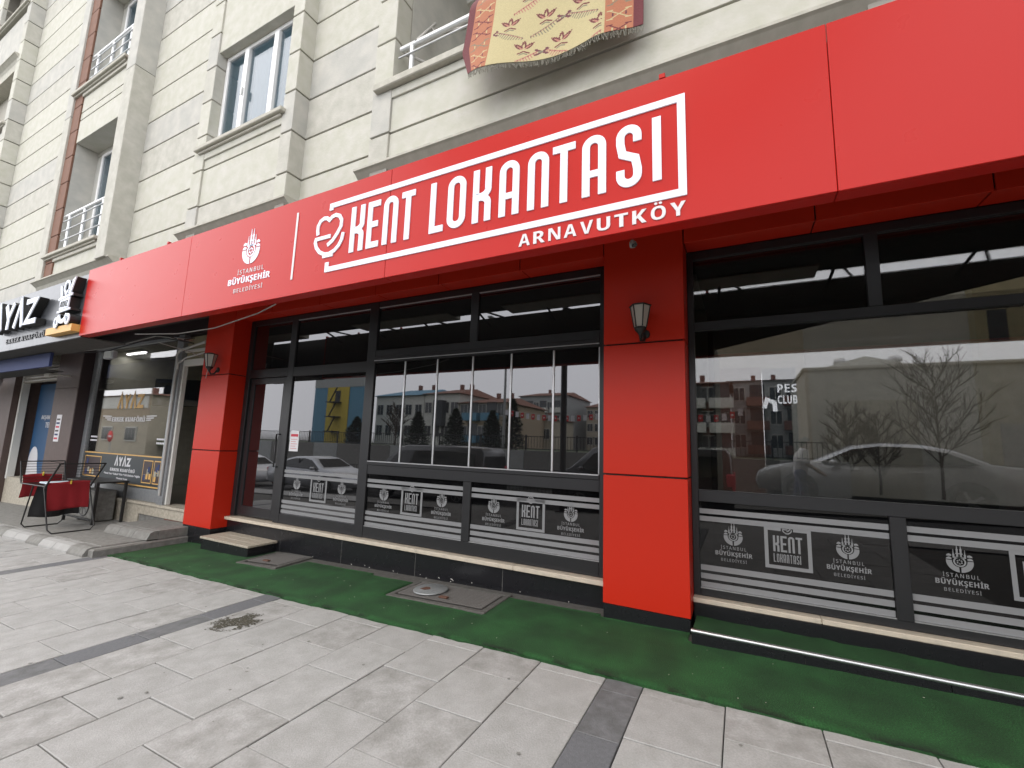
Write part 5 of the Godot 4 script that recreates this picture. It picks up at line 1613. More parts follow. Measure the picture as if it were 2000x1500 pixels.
func rug() -> void:
	var p := thing("woven_rug", "cream and red woven kilim rug hanging over the balcony railing", "rug", Vector3(-1.18, 5.36, 1.5))
	var X0 := -1.88
	var X1 := -0.48
	var nu := 40
	var nv := 24
	# drop over the rail, then hang in front of the wall with a slow wave along the foot
	var P := func(u: float, v: float) -> Vector3:
		var x := lerpf(X0, X1, u)
		var y := lerpf(5.40, 4.42, v)
		var z := 1.44 + 0.10 * sin(minf(v * 6.0, 1.57)) + 0.10 * v * v + 0.055 * v * cos(u * 5.2 - 0.3)
		if v < 0.02: z = 1.30
		var curl := maxf(0.0, v - 0.72) * maxf(0.0, 0.16 - u) * 2.4
		x += curl
		z += -0.10 * smoothstep(0.75, 1.0, u) * v
		y += 0.025 * v * sin(u * 9.0) - 0.03 * v * u
		return Vector3(x, y, z)
	var m := StandardMaterial3D.new()
	m.albedo_texture = rug_texture()
	m.roughness = 0.95
	m.heightmap_enabled = true
	m.heightmap_texture = M.grit
	m.heightmap_scale = 0.06
	m.rim_enabled = true
	m.rim = 0.3
	for face in 2:
		var st := st_new()
		st.set_smooth_group(0)
		for i in nu:
			for j in nv:
				var q := []
				var us := [[i, j], [i + 1, j], [i + 1, j + 1], [i, j + 1]]
				for w in us: q.append(P.call(float(w[0]) / nu, float(w[1]) / nv) - Vector3(0, 0, 0.009 * face))
				if face == 1: q.reverse()
				var uv := []
				for w in us: uv.append(Vector2(float(w[0]) / nu, float(w[1]) / nv))
				if face == 1: uv.reverse()
				for t in [0, 1, 2, 0, 2, 3]:
					st.set_uv(uv[t])
					st.add_vertex(q[t])
		put(p, "pile_side" if face == 0 else "back_side", fin(st), m)
	var st := st_new()
	for k in 190:
		var u := (k + 0.5) / 190.0
		var a: Vector3 = P.call(u, 1.0) - Vector3(0, 0, 0.004)
		tube(st, [a, a + Vector3(rng.randf_range(-0.008, 0.008), -0.016, rng.randf_range(-0.006, 0.006)), a + Vector3(rng.randf_range(-0.014, 0.014), rng.randf_range(-0.05, -0.03), rng.randf_range(-0.012, 0.004))], 0.0022, 4)
	var fr := put(p, "fringe", fin(st), mat(lin(0.26, 0.25, 0.21), 0.95))
	fr.set_meta("kind", "stuff")

# ------------------------------------------------------------------ the other side of the street (seen in the glass)
func car(label: String, called: String, cat: String, at: Vector3, turn: float, paint: Material, kind: String, grp: String) -> Node3D:
	var c := thing(called, label, cat, at, turn, grp)
	var W := 0.91
	var o := []          # side outline, front towards +x
	var g := []          # side glass
	var belt := 0.92
	var roof := 1.46
	match kind:
		"sedan":
			o = [Vector2(-2.38, 0.35), Vector2(-2.42, 0.62), Vector2(-2.36, 0.95), Vector2(-2.22, 1.03), Vector2(-1.78, 1.07), Vector2(-1.25, 1.34), Vector2(-0.75, 1.45), Vector2(-0.1, 1.47), Vector2(0.45, 1.40), Vector2(1.18, 1.02), Vector2(1.5, 0.97), Vector2(2.1, 0.86), Vector2(2.34, 0.70), Vector2(2.40, 0.48), Vector2(2.34, 0.28), Vector2(1.0, 0.20), Vector2(-1.2, 0.20), Vector2(-2.2, 0.26)]
			g = [Vector2(-1.62, 1.04), Vector2(-1.18, 1.27), Vector2(-0.72, 1.37), Vector2(-0.1, 1.39), Vector2(0.38, 1.32), Vector2(0.98, 1.0), Vector2(0.9, 0.96)]
		"hatch":
			o = [Vector2(-1.95, 0.35), Vector2(-2.0, 0.6), Vector2(-1.95, 0.95), Vector2(-1.78, 1.30), Vector2(-1.5, 1.44), Vector2(-0.6, 1.49), Vector2(0.1, 1.47), Vector2(0.5, 1.38), Vector2(1.15, 1.02), Vector2(1.75, 0.90), Vector2(1.98, 0.68), Vector2(2.02, 0.45), Vector2(1.95, 0.28), Vector2(0.8, 0.2), Vector2(-1.1, 0.2), Vector2(-1.85, 0.26)]
			g = [Vector2(-1.6, 1.02), Vector2(-1.45, 1.32), Vector2(-0.6, 1.40), Vector2(0.1, 1.38), Vector2(0.42, 1.30), Vector2(0.98, 1.0), Vector2(0.9, 0.96)]
		"van":
			W = 0.98
			belt = 1.15
			roof = 1.95
			o = [Vector2(-2.5, 0.35), Vector2(-2.52, 0.9), Vector2(-2.46, 1.75), Vector2(-2.36, 1.92), Vector2(-1.0, 1.97), Vector2(0.9, 1.95), Vector2(1.25, 1.86), Vector2(1.9, 1.25), Vector2(2.35, 1.08), Vector2(2.5, 0.8), Vector2(2.5, 0.42), Vector2(2.3, 0.28), Vector2(-2.35, 0.28)]
			g = [Vector2(-2.2, 1.2), Vector2(-2.15, 1.72), Vector2(-1.0, 1.78), Vector2(0.9, 1.76), Vector2(1.2, 1.70), Vector2(1.62, 1.22), Vector2(1.5, 1.18)]
	var hw := func(y: float) -> float:
		if y > belt: return W - (y - belt) / (roof - belt) * 0.24
		return W - 0.10 * pow(clampf((0.55 - y) / 0.35, 0, 1), 2.0)
	var n := o.size()
	var st := st_new()
	st.set_smooth_group(0)
	var idx := Geometry2D.triangulate_polygon(PackedVector2Array(o))
	# a rounded shoulder: the outline drawn in a little at the very side
	var cen := Vector2.ZERO
	for q in o: cen += q / n
	for sg in [-1.0, 1.0]:
		var ins := []
		for q in o: ins.append(q + (cen - q).normalized() * 0.05)
		for i in n:
			var a: Vector2 = o[i]
			var b: Vector2 = o[(i + 1) % n]
			var a2: Vector2 = ins[i]
			var b2: Vector2 = ins[(i + 1) % n]
			var q := [Vector3(a.x, a.y, sg * (hw.call(a.y) - 0.06)), Vector3(b.x, b.y, sg * (hw.call(b.y) - 0.06)), Vector3(b2.x, b2.y, sg * hw.call(b2.y)), Vector3(a2.x, a2.y, sg * hw.call(a2.y))]
			if sg < 0: q.reverse()
			quad(st, q[0], q[1], q[2], q[3])
		for t in idx.size() / 3:
			var tri := [ins[idx[t * 3]], ins[idx[t * 3 + 1]], ins[idx[t * 3 + 2]]]
			if ((tri[1] - tri[0]).cross(tri[2] - tri[0]) > 0) == (sg > 0):
				var sw = tri[1]
				tri[1] = tri[2]
				tri[2] = sw
			for q in tri: st.add_vertex(Vector3(q.x, q.y, sg * hw.call(q.y)))
	for i in n:
		var a: Vector2 = o[i]
		var b: Vector2 = o[(i + 1) % n]
		quad(st, Vector3(a.x, a.y, -(hw.call(a.y) - 0.06)), Vector3(b.x, b.y, -(hw.call(b.y) - 0.06)), Vector3(b.x, b.y, hw.call(b.y) - 0.06), Vector3(a.x, a.y, hw.call(a.y) - 0.06))
	put(c, "body", fin(st), paint, Vector3.ZERO, true)
	for sg in [-1.0, 1.0]:
		st = st_new()
		idx = Geometry2D.triangulate_polygon(PackedVector2Array(g))
		for t in idx.size() / 3:
			var tri := [g[idx[t * 3]], g[idx[t * 3 + 1]], g[idx[t * 3 + 2]]]
			if ((tri[1] - tri[0]).cross(tri[2] - tri[0]) > 0) == (sg > 0):
				var sw = tri[1]
				tri[1] = tri[2]
				tri[2] = sw
			for q in tri: st.add_vertex(Vector3(q.x, q.y, sg * (hw.call(q.y) + 0.006)))
		put(c, "side_window", fin(st), M.car_glass, Vector3.ZERO, true)
		L(c, "door_mirror", Vector3(0.72 if kind != "van" else 1.5, 1.0 if kind != "van" else 1.25, sg * (W + 0.09)), Vector3(0.14, 0.13, 0.2), paint, 0.04)
		L(c, "window_pillar", Vector3(-0.35, (belt + roof) * 0.5 + 0.02, sg * (hw.call((belt + roof) * 0.5) + 0.004)), Vector3(0.07, (roof - belt) * 0.62, 0.02), M.lamp_black, 0.003)
		for hx in ([-0.7, 0.35] if kind != "van" else [0.7]):
			L(c, "door_handle", Vector3(hx, 0.86 if kind != "van" else 1.0, sg * (W + 0.012)), Vector3(0.2, 0.03, 0.03), paint, 0.01)
		L(c, "headlight", Vector3(o[11 if kind == "sedan" else 9].x - 0.02, 0.72, sg * (W - 0.22)), Vector3(0.30, 0.13, 0.30), M.lamp_glass, 0.03)
		L(c, "tail_light", Vector3(o[1].x + 0.08, 0.84 if kind != "van" else 1.05, sg * (W - 0.18)), Vector3(0.2, 0.16 if kind != "van" else 0.5, 0.32), M.paper_red, 0.03)
		for wx in ([-1.42, 1.42] if kind == "sedan" else [-1.25, 1.28] if kind == "hatch" else [-1.55, 1.6]):
			st = st_new()
			lathe(st, [Vector2(0.36, 0), Vector2(0.375, 0.02), Vector2(0.0, 0.021)], 22, Vector3.ZERO, Basis(Vector3.RIGHT, PI / 2 * sg))
			put(c, "wheel_arch", fin(st), M.gasket, Vector3(wx, 0.36, sg * (W - 0.012)), true)
			st = st_new()
			lathe(st, [Vector2(0.0, -0.10), Vector2(0.30, -0.10), Vector2(0.32, -0.08), Vector2(0.32, 0.06), Vector2(0.29, 0.085), Vector2(0.23, 0.08), Vector2(0.22, 0.06)], 22, Vector3.ZERO, Basis(Vector3.RIGHT, PI / 2 * sg))
			var wh := put(c, "wheel", fin(st), M.tyre, Vector3(wx, 0.32, sg * (W - 0.05)), true)
			st = st_new()
			lathe(st, [Vector2(0.0, 0.07), Vector2(0.05, 0.075), Vector2(0.06, 0.06)], 12, Vector3.ZERO, Basis(Vector3.RIGHT, PI / 2 * sg))
			for k in 5:
				var a := TAU * k / 5
				add_box(st, Vector3(cos(a) * 0.13, sin(a) * 0.13, 0.06 * sg), Vector3(0.19, 0.05, 0.02), 0.004, Basis(Vector3.BACK, a))
			ribbon(st, arc(Vector2.ZERO, 0.21, 0.21, 0, 360, 20).slice(0, 20), 0.03, 0.045 * sg - 0.01, 0.045 * sg + 0.02, true)
			put(wh, "rim", fin(st), M.rim, Vector3.ZERO, true)
	# front and rear screens
	var scr: Array = [[Vector2(0.52, 1.375), Vector2(1.10, 1.065)], [Vector2(-1.72, 1.11), Vector2(-1.30, 1.325)]]
	if kind == "hatch": scr = [[Vector2(0.56, 1.355), Vector2(1.08, 1.065)], [Vector2(-1.93, 1.02), Vector2(-1.80, 1.27)]]
	if kind == "van": scr = [[Vector2(1.30, 1.82), Vector2(1.84, 1.31)], [Vector2(-2.5, 1.2), Vector2(-2.47, 1.65)]]
	for q in scr:
		st = st_new()
		var d := Vector2((q[1] - q[0]).y, -(q[1] - q[0]).x).normalized() * -0.012
		var a: Vector2 = q[0] + d
		var b: Vector2 = q[1] + d
		quad(st, Vector3(a.x, a.y, -(hw.call(a.y) - 0.14)), Vector3(b.x, b.y, -(hw.call(b.y) - 0.12)), Vector3(b.x, b.y, hw.call(b.y) - 0.12), Vector3(a.x, a.y, hw.call(a.y) - 0.14))
		put(c, "screen_glass", fin(st), M.car_glass, Vector3.ZERO, true)
	L(c, "number_plate", Vector3(o[14 if kind == "sedan" else 11 if kind == "hatch" else 10].x + 0.04, 0.45, 0), Vector3(0.02, 0.11, 0.5), M.paper, 0.003)
	return c

func far_block(called: String, label: String, x0: float, x1: float, z: float, y0: float, y1: float, depth: float, wall: Material, roof: Material, cols: int, rows: int, wy0: float, rh: float, roof_h := 0.8, balcony: Material = null) -> Node3D:
	var p := thing(called, label, "building", Vector3((x0 + x1) * 0.5, y0, z), 0, "buildings across the street")
	B(p, "wall", x0, x1, y0, y1, z, z + depth, wall, 0.0)
	if roof_h > 0:
		var st := st_new()
		var zm := z + depth * 0.5
		var e := 0.35
		var a := [Vector3(x0 - e, y1, z - e), Vector3(x1 + e, y1, z - e), Vector3(x1 + e, y1, z + depth + e), Vector3(x0 - e, y1, z + depth + e)]
		var r0 := Vector3(x0 + 1.0, y1 + roof_h, zm)
		var r1 := Vector3(x1 - 1.0, y1 + roof_h, zm)
		quad(st, r1, r0, a[0], a[1])
		quad(st, r0, r1, a[2], a[3])
		for v in [r0, a[3], a[0], r1, a[1], a[2]]: st.add_vertex(v)
		quad(st, a[3], a[2], a[1], a[0])
		var rf := put(p, "roof", fin(st), roof)
		for k in 2:
			B(rf, "chimney", lerpf(x0, x1, 0.35 + 0.3 * k) - 0.2, lerpf(x0, x1, 0.35 + 0.3 * k) + 0.2, y1 + roof_h * 0.5, y1 + roof_h + 0.6, zm - 0.2, zm + 0.2, M.far_red, 0.0)
	for i in cols:
		for j in rows:
			var cx := lerpf(x0, x1, (i + 0.5) / cols)
			var y := wy0 + j * rh
			if balcony and i % 2 == 1:
				B(p, "balcony", cx - 0.9, cx + 0.9, y - 0.5, y + 0.3, z - 0.8, z - 0.02, balcony, 0.0)
				B(p, "balcony_door", cx - 0.6, cx + 0.6, y + 0.3, y + 1.5, z - 0.05, z - 0.005, M.far_pane, 0.0)
				continue
			var w := B(p, "window", cx - 0.5, cx + 0.5, y, y + 1.3, z - 0.05, z - 0.004, M.far_white, 0.0)
			for s in [[-0.44, -0.03], [0.03, 0.44]]:
				B(w, "pane", cx + s[0], cx + s[1], y + 0.07, y + 1.23, z - 0.07, z - 0.052, M.far_pane, 0.0)
	return p

func conifer(at: Vector3, h: float, r: float, sd: int, label: String) -> void:
	var p := thing("conifer", label, "tree", at, 0, "conifers behind the street wall")
	put(p, "trunk", tube_mesh([Vector3.ZERO, Vector3(0, h * 0.9, 0)], 0.07, 6, 0.015), M.bark, Vector3.ZERO, true)
	var g := RandomNumberGenerator.new()
	g.seed = sd
	var st := st_new()
	var a0 := g.randf() * 6.0
	for k in 2600:
		var t := g.randf()
		var y := h * (0.06 + 0.94 * t)
		var rr := r * pow(1.0 - t, 0.7) * (0.35 + 0.7 * g.randf()) * (0.9 + 0.15 * sin(y * 5.0 + a0))
		var a := g.randf() * TAU
		var c := Vector3(cos(a) * rr, y + g.randf_range(-0.06, 0.06), sin(a) * rr)
		var d := Vector3(cos(a), g.randf_range(-0.2, 0.7), sin(a)).normalized() * g.randf_range(0.08, 0.2)
		var s := Vector3(-sin(a), g.randf_range(-0.4, 0.4), cos(a)) * 0.085
		for v in [c - s, c + d, c + s]: st.add_vertex(v)
	put(p, "crown", fin(st), M.leaf, Vector3.ZERO, true)

func bare_tree(at: Vector3, h: float, sd: int, label: String) -> void:
	var p := thing("bare_tree", label, "tree", at, 0, "bare trees across the street")
	var g := RandomNumberGenerator.new()
	g.seed = sd
	var st := st_new()
	var tr := st_new()
	tube(tr, [Vector3.ZERO, Vector3(0.04, h * 0.2, 0.02), Vector3(0.0, h * 0.38, 0)], 0.07, 7, 0.045)
	put(p, "trunk", fin(tr), M.bark, Vector3.ZERO, true)
	tube(st, [Vector3(0, h * 0.37, 0), Vector3(0.05, h * 0.7, 0.03), Vector3(0.0, h, 0)], 0.045, 5, 0.015, false)
	var todo := []
	for k in 18:
		var t := 0.22 + 0.74 * k / 18.0
		var a := k * 2.4 + g.randf()
		todo.append([Vector3(0.03, h * t, 0.01), Vector3(cos(a) * 0.8, g.randf_range(0.6, 1.1), sin(a) * 0.8).normalized(), h * 0.42 * (1.05 - 0.6 * t), 0.03, 1])
	while todo:
		var b = todo.pop_back()
		var m: Vector3 = b[0] + b[1] * b[2] * 0.5 + Vector3(g.randf_range(-1, 1), 0, g.randf_range(-1, 1)) * b[2] * 0.06
		var e: Vector3 = b[0] + b[1] * b[2] + Vector3(0, b[2] * 0.08, 0)
		tube(st, [b[0], m, e], b[3], 4, b[3] * 0.6, false)
		if b[4] >= 3: continue
		for k in 6:
			var a := g.randf() * TAU
			var d: Vector3 = (b[1] + Vector3(cos(a) * 0.7, g.randf_range(-0.1, 0.5), sin(a) * 0.7)).normalized()
			todo.append([b[0].lerp(e, 0.2 + 0.14 * k), d, b[2] * g.randf_range(0.35, 0.6), b[3] * 0.6, b[4] + 1])
	put(p, "crown", fin(st), M.bark, Vector3.ZERO, true)

func opposite() -> void:
	var white := mat(lin(0.55, 0.55, 0.56), 0.25)
	white.clearcoat_enabled = true
	white.clearcoat = 0.8
	var silver := mat(lin(0.48, 0.49, 0.51), 0.3, 0.55)
	silver.clearcoat_enabled = true
	silver.clearcoat = 0.8
	var black := mat(lin(0.02, 0.02, 0.022), 0.25)
	black.clearcoat_enabled = true
	black.clearcoat = 0.7
	M.silver = silver
	car("pale grey sedan parked across the road, mirrored beside the notice", "parked_sedan", "car", Vector3(-16.6, gy(-16.6) - 0.29, 9.0), 0.0, silver, "sedan", "cars parked along the road")
	car("white hatchback parked across the road, mirrored in the entrance door", "parked_hatchback", "car", Vector3(-22.0, gy(-22.0) - 0.29, 9.0), 0.0, white, "hatch", "cars parked along the road")
	car("black panel van parked across the road, mirrored in the sliding panes", "parked_van", "van", Vector3(-10.2, gy(-10.2) - 0.29, 9.0), PI, black, "van", "cars parked along the road")
	car("dark van parked across the road, mirrored beside the wide pillar", "parked_van", "van", Vector3(-2.7, gy(-2.7) - 0.29, 9.0), PI, black, "van", "cars parked along the road")
	# far pavement, retaining wall with railing
	var fp := setting("far_pavement")
	var st := st_new()
	var xs := [-60.0, -30.0, 12.0, 60.0]
	for k in 3:
		quad(st, Vector3(xs[k], gy(xs[k]) - 0.26, 11.4), Vector3(xs[k + 1], gy(xs[k + 1]) - 0.26, 11.4), Vector3(xs[k + 1], gy(xs[k + 1]) - 0.26, 14.0), Vector3(xs[k], gy(xs[k]) - 0.26, 14.0))
	put(fp, "paving", fin(st), M.concrete)
	var w := thing("retaining_wall", "grey concrete retaining wall across the road with dark railing on top", "wall", Vector3(-20, -0.5, 14))
	for k in 26:
		if k < 5: continue
		B(w, "wall_panel", -50.0 + k * 2.05, -50.0 + k * 2.05 + 2.03, -1.3, 1.37, 14.0, 14.25, [M.concrete, M.far_grey, M.concrete][k % 3], 0.01)
	st = st_new()
	for k in 280:
		add_box(st, Vector3(-39.0 + k * 0.15, 1.72, 14.12), Vector3(0.018, 0.66, 0.018))
	for y in [1.45, 2.02]: add_box(st, Vector3(-18.1, y, 14.12), Vector3(42.0, 0.03, 0.03))
	var rl := put(w, "railing_bars", fin(st), M.rail_dark)
	rl.set_meta("kind", "stuff")
	for k in 17: B(w, "railing_post", -39.0 + k * 2.5, -38.94 + k * 2.5, 1.37, 2.1, 14.08, 14.16, M.rail_dark, 0.0)
	var lf := thing("road_railing", "low dark railing along the far kerb of the road", "railing", Vector3(-16, -0.5, 11.6))
	st = st_new()
	for k in 180: add_box(st, Vector3(-32.0 + k * 0.16, gy(-32.0 + k * 0.16) + 0.25, 11.6), Vector3(0.02, 1.0, 0.02))
	put(lf, "bars", fin(st), M.rail_dark).set_meta("kind", "stuff")
	put(lf, "top_rail", tube_mesh([Vector3(-32, gy(-30) + 0.75, 11.6), Vector3(-30, gy(-30) + 0.75, 11.6), Vector3(-3.2, gy(-3.2) + 0.75, 11.6)], 0.025, 6), M.rail_dark)
	var gd := setting("garden_ground")
	B(gd, "lawn", -70, 3.0, 0.6, 1.2, 14.26, 60, mat(lin(0.05, 0.07, 0.03), 0.95), 0.0)
	# buildings
	var bl := far_block("striped_hall", "blue and yellow hall with corrugated gable mirrored above the notice", -43.8, -36.0, 30, 1.2, 7.4, 0.8, M.far_blue, M.far_grey, 0, 0, 3, 3, 0)
	B(bl, "yellow_band", -41.6, -38.2, 1.2, 7.4, 29.93, 29.99, M.far_yellow, 0.0)
	for k in 26: B(bl, "corrugated_sheet", -43.8 + k * 0.3, -43.53 + k * 0.3, 7.4, 8.35 + 0.25 * minf(k, 26 - k) * 0.12, 29.95, 30.1, M.far_grey, 0.0)
	for k in 3:
		B(bl, "stair_landing", -40.6, -39.2, 2.4 + k * 1.6, 2.5 + k * 1.6, 28.9, 29.9, M.rail_dark, 0.0)
		put(bl, "stair_flight", tube_mesh([Vector3(-40.4, 2.5 + k * 1.6, 29.3), Vector3(-39.4, 4.1 + k * 1.6, 29.3)], 0.08, 5), M.rail_dark)
	B(bl, "stair_door", -40.3, -39.5, 5.7, 7.0, 29.9, 29.925, M.dark_room, 0.0)
	far_block("white_terrace", "white rendered terrace with small paired windows mirrored in the sliding panes", -39.0, -31.8, 35, 1.2, 6.9, 10, M.far_white, M.far_blue, 5, 2, 2.2, 2.4, 1.3)
	var b2 := far_block("gabled_house", "white house with dark mansard roof mirrored beside the terrace", -31.7, -27.0, 35, 1.2, 7.0, 10, M.far_white, M.roof_tile, 4, 2, 2.2, 2.6, 1.1)
	B(b2, "bay_window", -29.9, -28.7, 3.4, 6.2, 34.2, 35.0, M.dark_room, 0.0)
	far_block("tan_apartments", "tan apartment house with blue and yellow balconies mirrored in the sliding panes", -26.9, -21.2, 35, 1.2, 5.9, 10, M.far_tan, M.roof_tile, 5, 2, 2.2, 2.3, 1.0, M.far_blue)
	far_block("grey_apartments", "grey apartment block with tile roof mirrored far off in the sliding panes", -33.0, -24.5, 62, 0.8, 9.8, 12, M.far_grey, M.roof_tile, 7, 3, 2.5, 2.5, 1.2, M.far_white)
	far_block("beige_house", "low beige house before the grey apartment block", -25.5, -20.3, 45, 1.0, 4.9, 8, M.far_beige, M.roof_tile, 4, 1, 2.4, 2.2, 0.4)
	far_block("tall_flats", "tall grey flats on the rise mirrored nearest the wide pillar", -22.6, -15.0, 66, 0.8, 8.2, 10, M.far_beige, M.roof_tile, 6, 3, 2.0, 2.2, 1.2)
	far_block("red_flats", "reddish flats with tile roof mirrored nearest the wide pillar", -16.5, -11.0, 58, 0.8, 7.6, 9, M.far_red, M.roof_tile, 5, 2, 2.4, 2.3, 1.0)
	far_block("dark_flats", "dark brick flats with white balconies mirrored right of the wide pillar", -7.0, -0.75, 35, 0.8, 7.2, 8, M.far_red, M.roof_tile, 6, 3, 1.6, 2.0, 0.7, M.far_white)
	far_block("grey_flats", "grey flats with dark balconies mirrored beside the dark brick flats", -0.7, 5.2, 42, 0.8, 8.3, 8, M.far_grey, M.roof_tile, 4, 3, 2.0, 2.2, 0.5, M.far_red)
	var wh := far_block("pale_warehouse", "long pale windowless warehouse mirrored in the wide right pane", 3.4, 22.0, 25, -0.5, 6.35, 8, M.wall_pale, M.roof_tile, 0, 0, 3, 3, 0)
	B(wh, "coping", 3.3, 22.1, 6.35, 6.5, 24.9, 33.1, M.trim, 0.0)
	B(wh, "blocked_door", 4.9, 8.2, -0.5, 4.6, 24.95, 24.995, M.cream_wall, 0.0)
	var gb := thing("gabled_shed", "pale gabled shed with two roof vents behind the warehouse", "building", Vector3(8, 0, 35), 0, "buildings across the street")
	st = st_new()
	plate(st, [Vector2(5.0, 0), Vector2(11.6, 0), Vector2(11.6, 7.9), Vector2(8.3, 8.85), Vector2(5.0, 7.9)], 35.0, 44.0)
	put(gb, "wall", fin(st), M.far_white)
	for x in [7.13, 10.48]:
		st = st_new()
		lathe(st, [Vector2(0.22, 0), Vector2(0.22, 0.4), Vector2(0.42, 0.5), Vector2(0.46, 0.7), Vector2(0.3, 0.9), Vector2(0, 0.95)], 14, Vector3(x, 8.2, 37))
		put(gb, "roof_vent", fin(st), M.alu)
	var hs := far_block("corner_house", "brown and cream house with white upper band mirrored in the barber window", -52.0, -42.0, 13.5, -1.2, 4.7, 6, M.far_beige, M.roof_tile, 0, 0, 3, 3, 0.5)
	B(hs, "upper_wall", -52.02, -41.98, 2.7, 4.7, 13.44, 13.49, M.far_tan, 0.0)
	B(hs, "white_band", -50.3, -42.2, 3.6, 4.6, 13.38, 13.43, M.far_white, 0.0)
	for x in [-48.6, -44.5]:
		var hw := B(hs, "window", x - 0.9, x + 0.9, 0.9, 2.1, 13.40, 13.49, M.far_white, 0.0)
		for q in 3: B(hw, "pane", x - 0.8 + q * 0.56, x - 0.32 + q * 0.56, 1.0, 2.0, 13.37, 13.39, M.far_pane, 0.0)
	var ne := thing("no_entry_sign", "round red no entry sign on a pole mirrored in the barber window", "sign", Vector3(-40.0, gy(-30.0) - 0.3, 10.5))
	put(ne, "pole", tube_mesh([Vector3.ZERO, Vector3(0, 2.4, 0)], 0.04, 6), M.far_grey, Vector3.ZERO, true)
	st = st_new()
	lathe(st, [Vector2(0.0, 0.02), Vector2(0.4, 0.02), Vector2(0.4, 0), Vector2(0, 0)], 20, Vector3(0, 2.3, -0.05), Basis(Vector3.RIGHT, -PI / 2))
	put(ne, "disc", fin(st), M.flag_red, Vector3.ZERO, true)
	L(ne, "white_bar", Vector3(0, 2.3, -0.078), Vector3(0.5, 0.12, 0.01), M.letter_white)
	# plants, pole, bunting
	conifer(Vector3(-17.8, 1.2, 17.0), 2.2, 0.85, 11, "dark conifer behind the railing, mirrored in the first sliding pane")
	conifer(Vector3(-15.0, 1.2, 17.0), 2.4, 0.9, 12, "dark conifer behind the railing, mirrored in the second sliding pane")
	conifer(Vector3(-12.6, 1.2, 17.2), 2.3, 0.8, 13, "dark conifer behind the railing, mirrored in the third sliding pane")
	conifer(Vector3(-11.2, 1.2, 17.0), 2.9, 0.85, 14, "tall dark conifer behind the railing beside the lamp pole")
	conifer(Vector3(-23.0, 1.2, 17.0), 1.9, 1.0, 15, "low dark conifer before the blue and yellow hall")
	conifer(Vector3(-4.6, 1.2, 17.0), 2.6, 0.8, 16, "dark conifer behind the railing beyond the bunting")
	bare_tree(Vector3(8.0, -0.2, 22), 6.0, 21, "tall bare tree before the pale warehouse")
	bare_tree(Vector3(4.6, -0.2, 22), 3.9, 22, "short bare tree before the pale warehouse door")
	bare_tree(Vector3(5.9, -0.2, 22.5), 3.6, 23, "thin bare tree between the others before the warehouse")
	bare_tree(Vector3(-20.5, 1.2, 18), 2.6, 24, "bare shrub tree before the white terrace")
	var lp := thing("lamp_pole", "tall thin grey street lamp pole behind the railing", "lamp post", Vector3(-11.3, 1.2, 16.2))
	put(lp, "pole", tube_mesh([Vector3.ZERO, Vector3(0, 6.5, 0)], 0.09, 8, 0.05), M.far_grey, Vector3.ZERO, true)
	put(lp, "arm", tube_mesh([Vector3(0, 6.4, 0), Vector3(0, 6.9, -0.6), Vector3(0, 6.95, -1.4)], 0.04, 6), M.far_grey, Vector3.ZERO, true)
	L(lp, "lamp_head", Vector3(0, 6.93, -1.7), Vector3(0.25, 0.1, 0.6), M.far_grey, 0.03)
	var dp := thing("dark_post", "thick dark utility post mirrored in the last sliding pane", "post", Vector3(-4.25, gy(-4.25) - 0.1, 6.5))
	put(dp, "post", tube_mesh([Vector3.ZERO, Vector3(0, 6.0, 0)], 0.085, 10), M.rail_dark, Vector3.ZERO, true)
	L(dp, "foot_plate", Vector3(0, 0.02, 0), Vector3(0.3, 0.04, 0.3), M.rail_dark, 0.006)
	for k in 2:
		var fl := thing("bunting", ["string of red and white flags hanging beyond the railing", "second string of red and white flags near the dark brick flats"][k], "bunting", Vector3(-8 + 7.5 * k, 3, 16))
		var x0: float = [-11.2, -2.6][k]
		var x1: float = [-4.4, 0.2][k]
		var pts := []
		for i in 15: pts.append(Vector3(lerpf(x0, x1, i / 14.0), 3.15 + 0.35 * pow(i / 7.0 - 1.0, 2.0), 16.0))
		put(fl, "cord", tube_mesh(pts, 0.008, 4), M.cable)
		for i in (22 if k == 0 else 9):
			var t := (i + 0.5) / (22.0 if k == 0 else 9.0)
			var x := lerpf(x0, x1, t)
			var y := 3.13 + 0.35 * pow(t * 2 - 1.0, 2.0)
			var f := B(fl, "flag", x - 0.09, x + 0.09, y - 0.28, y, 15.995, 16.005, M.flag_red if i % 2 else M.letter_white, 0.0)
			if i % 2:
				st = st_new()
				lathe(st, [Vector2(0.045, 0), Vector2(0.045, 0.002), Vector2(0.0, 0.002)], 12, Vector3(x, y - 0.14, 15.99), Basis(Vector3.RIGHT, -PI / 2))
				put(f, "moon_mark", fin(st), M.letter_white)

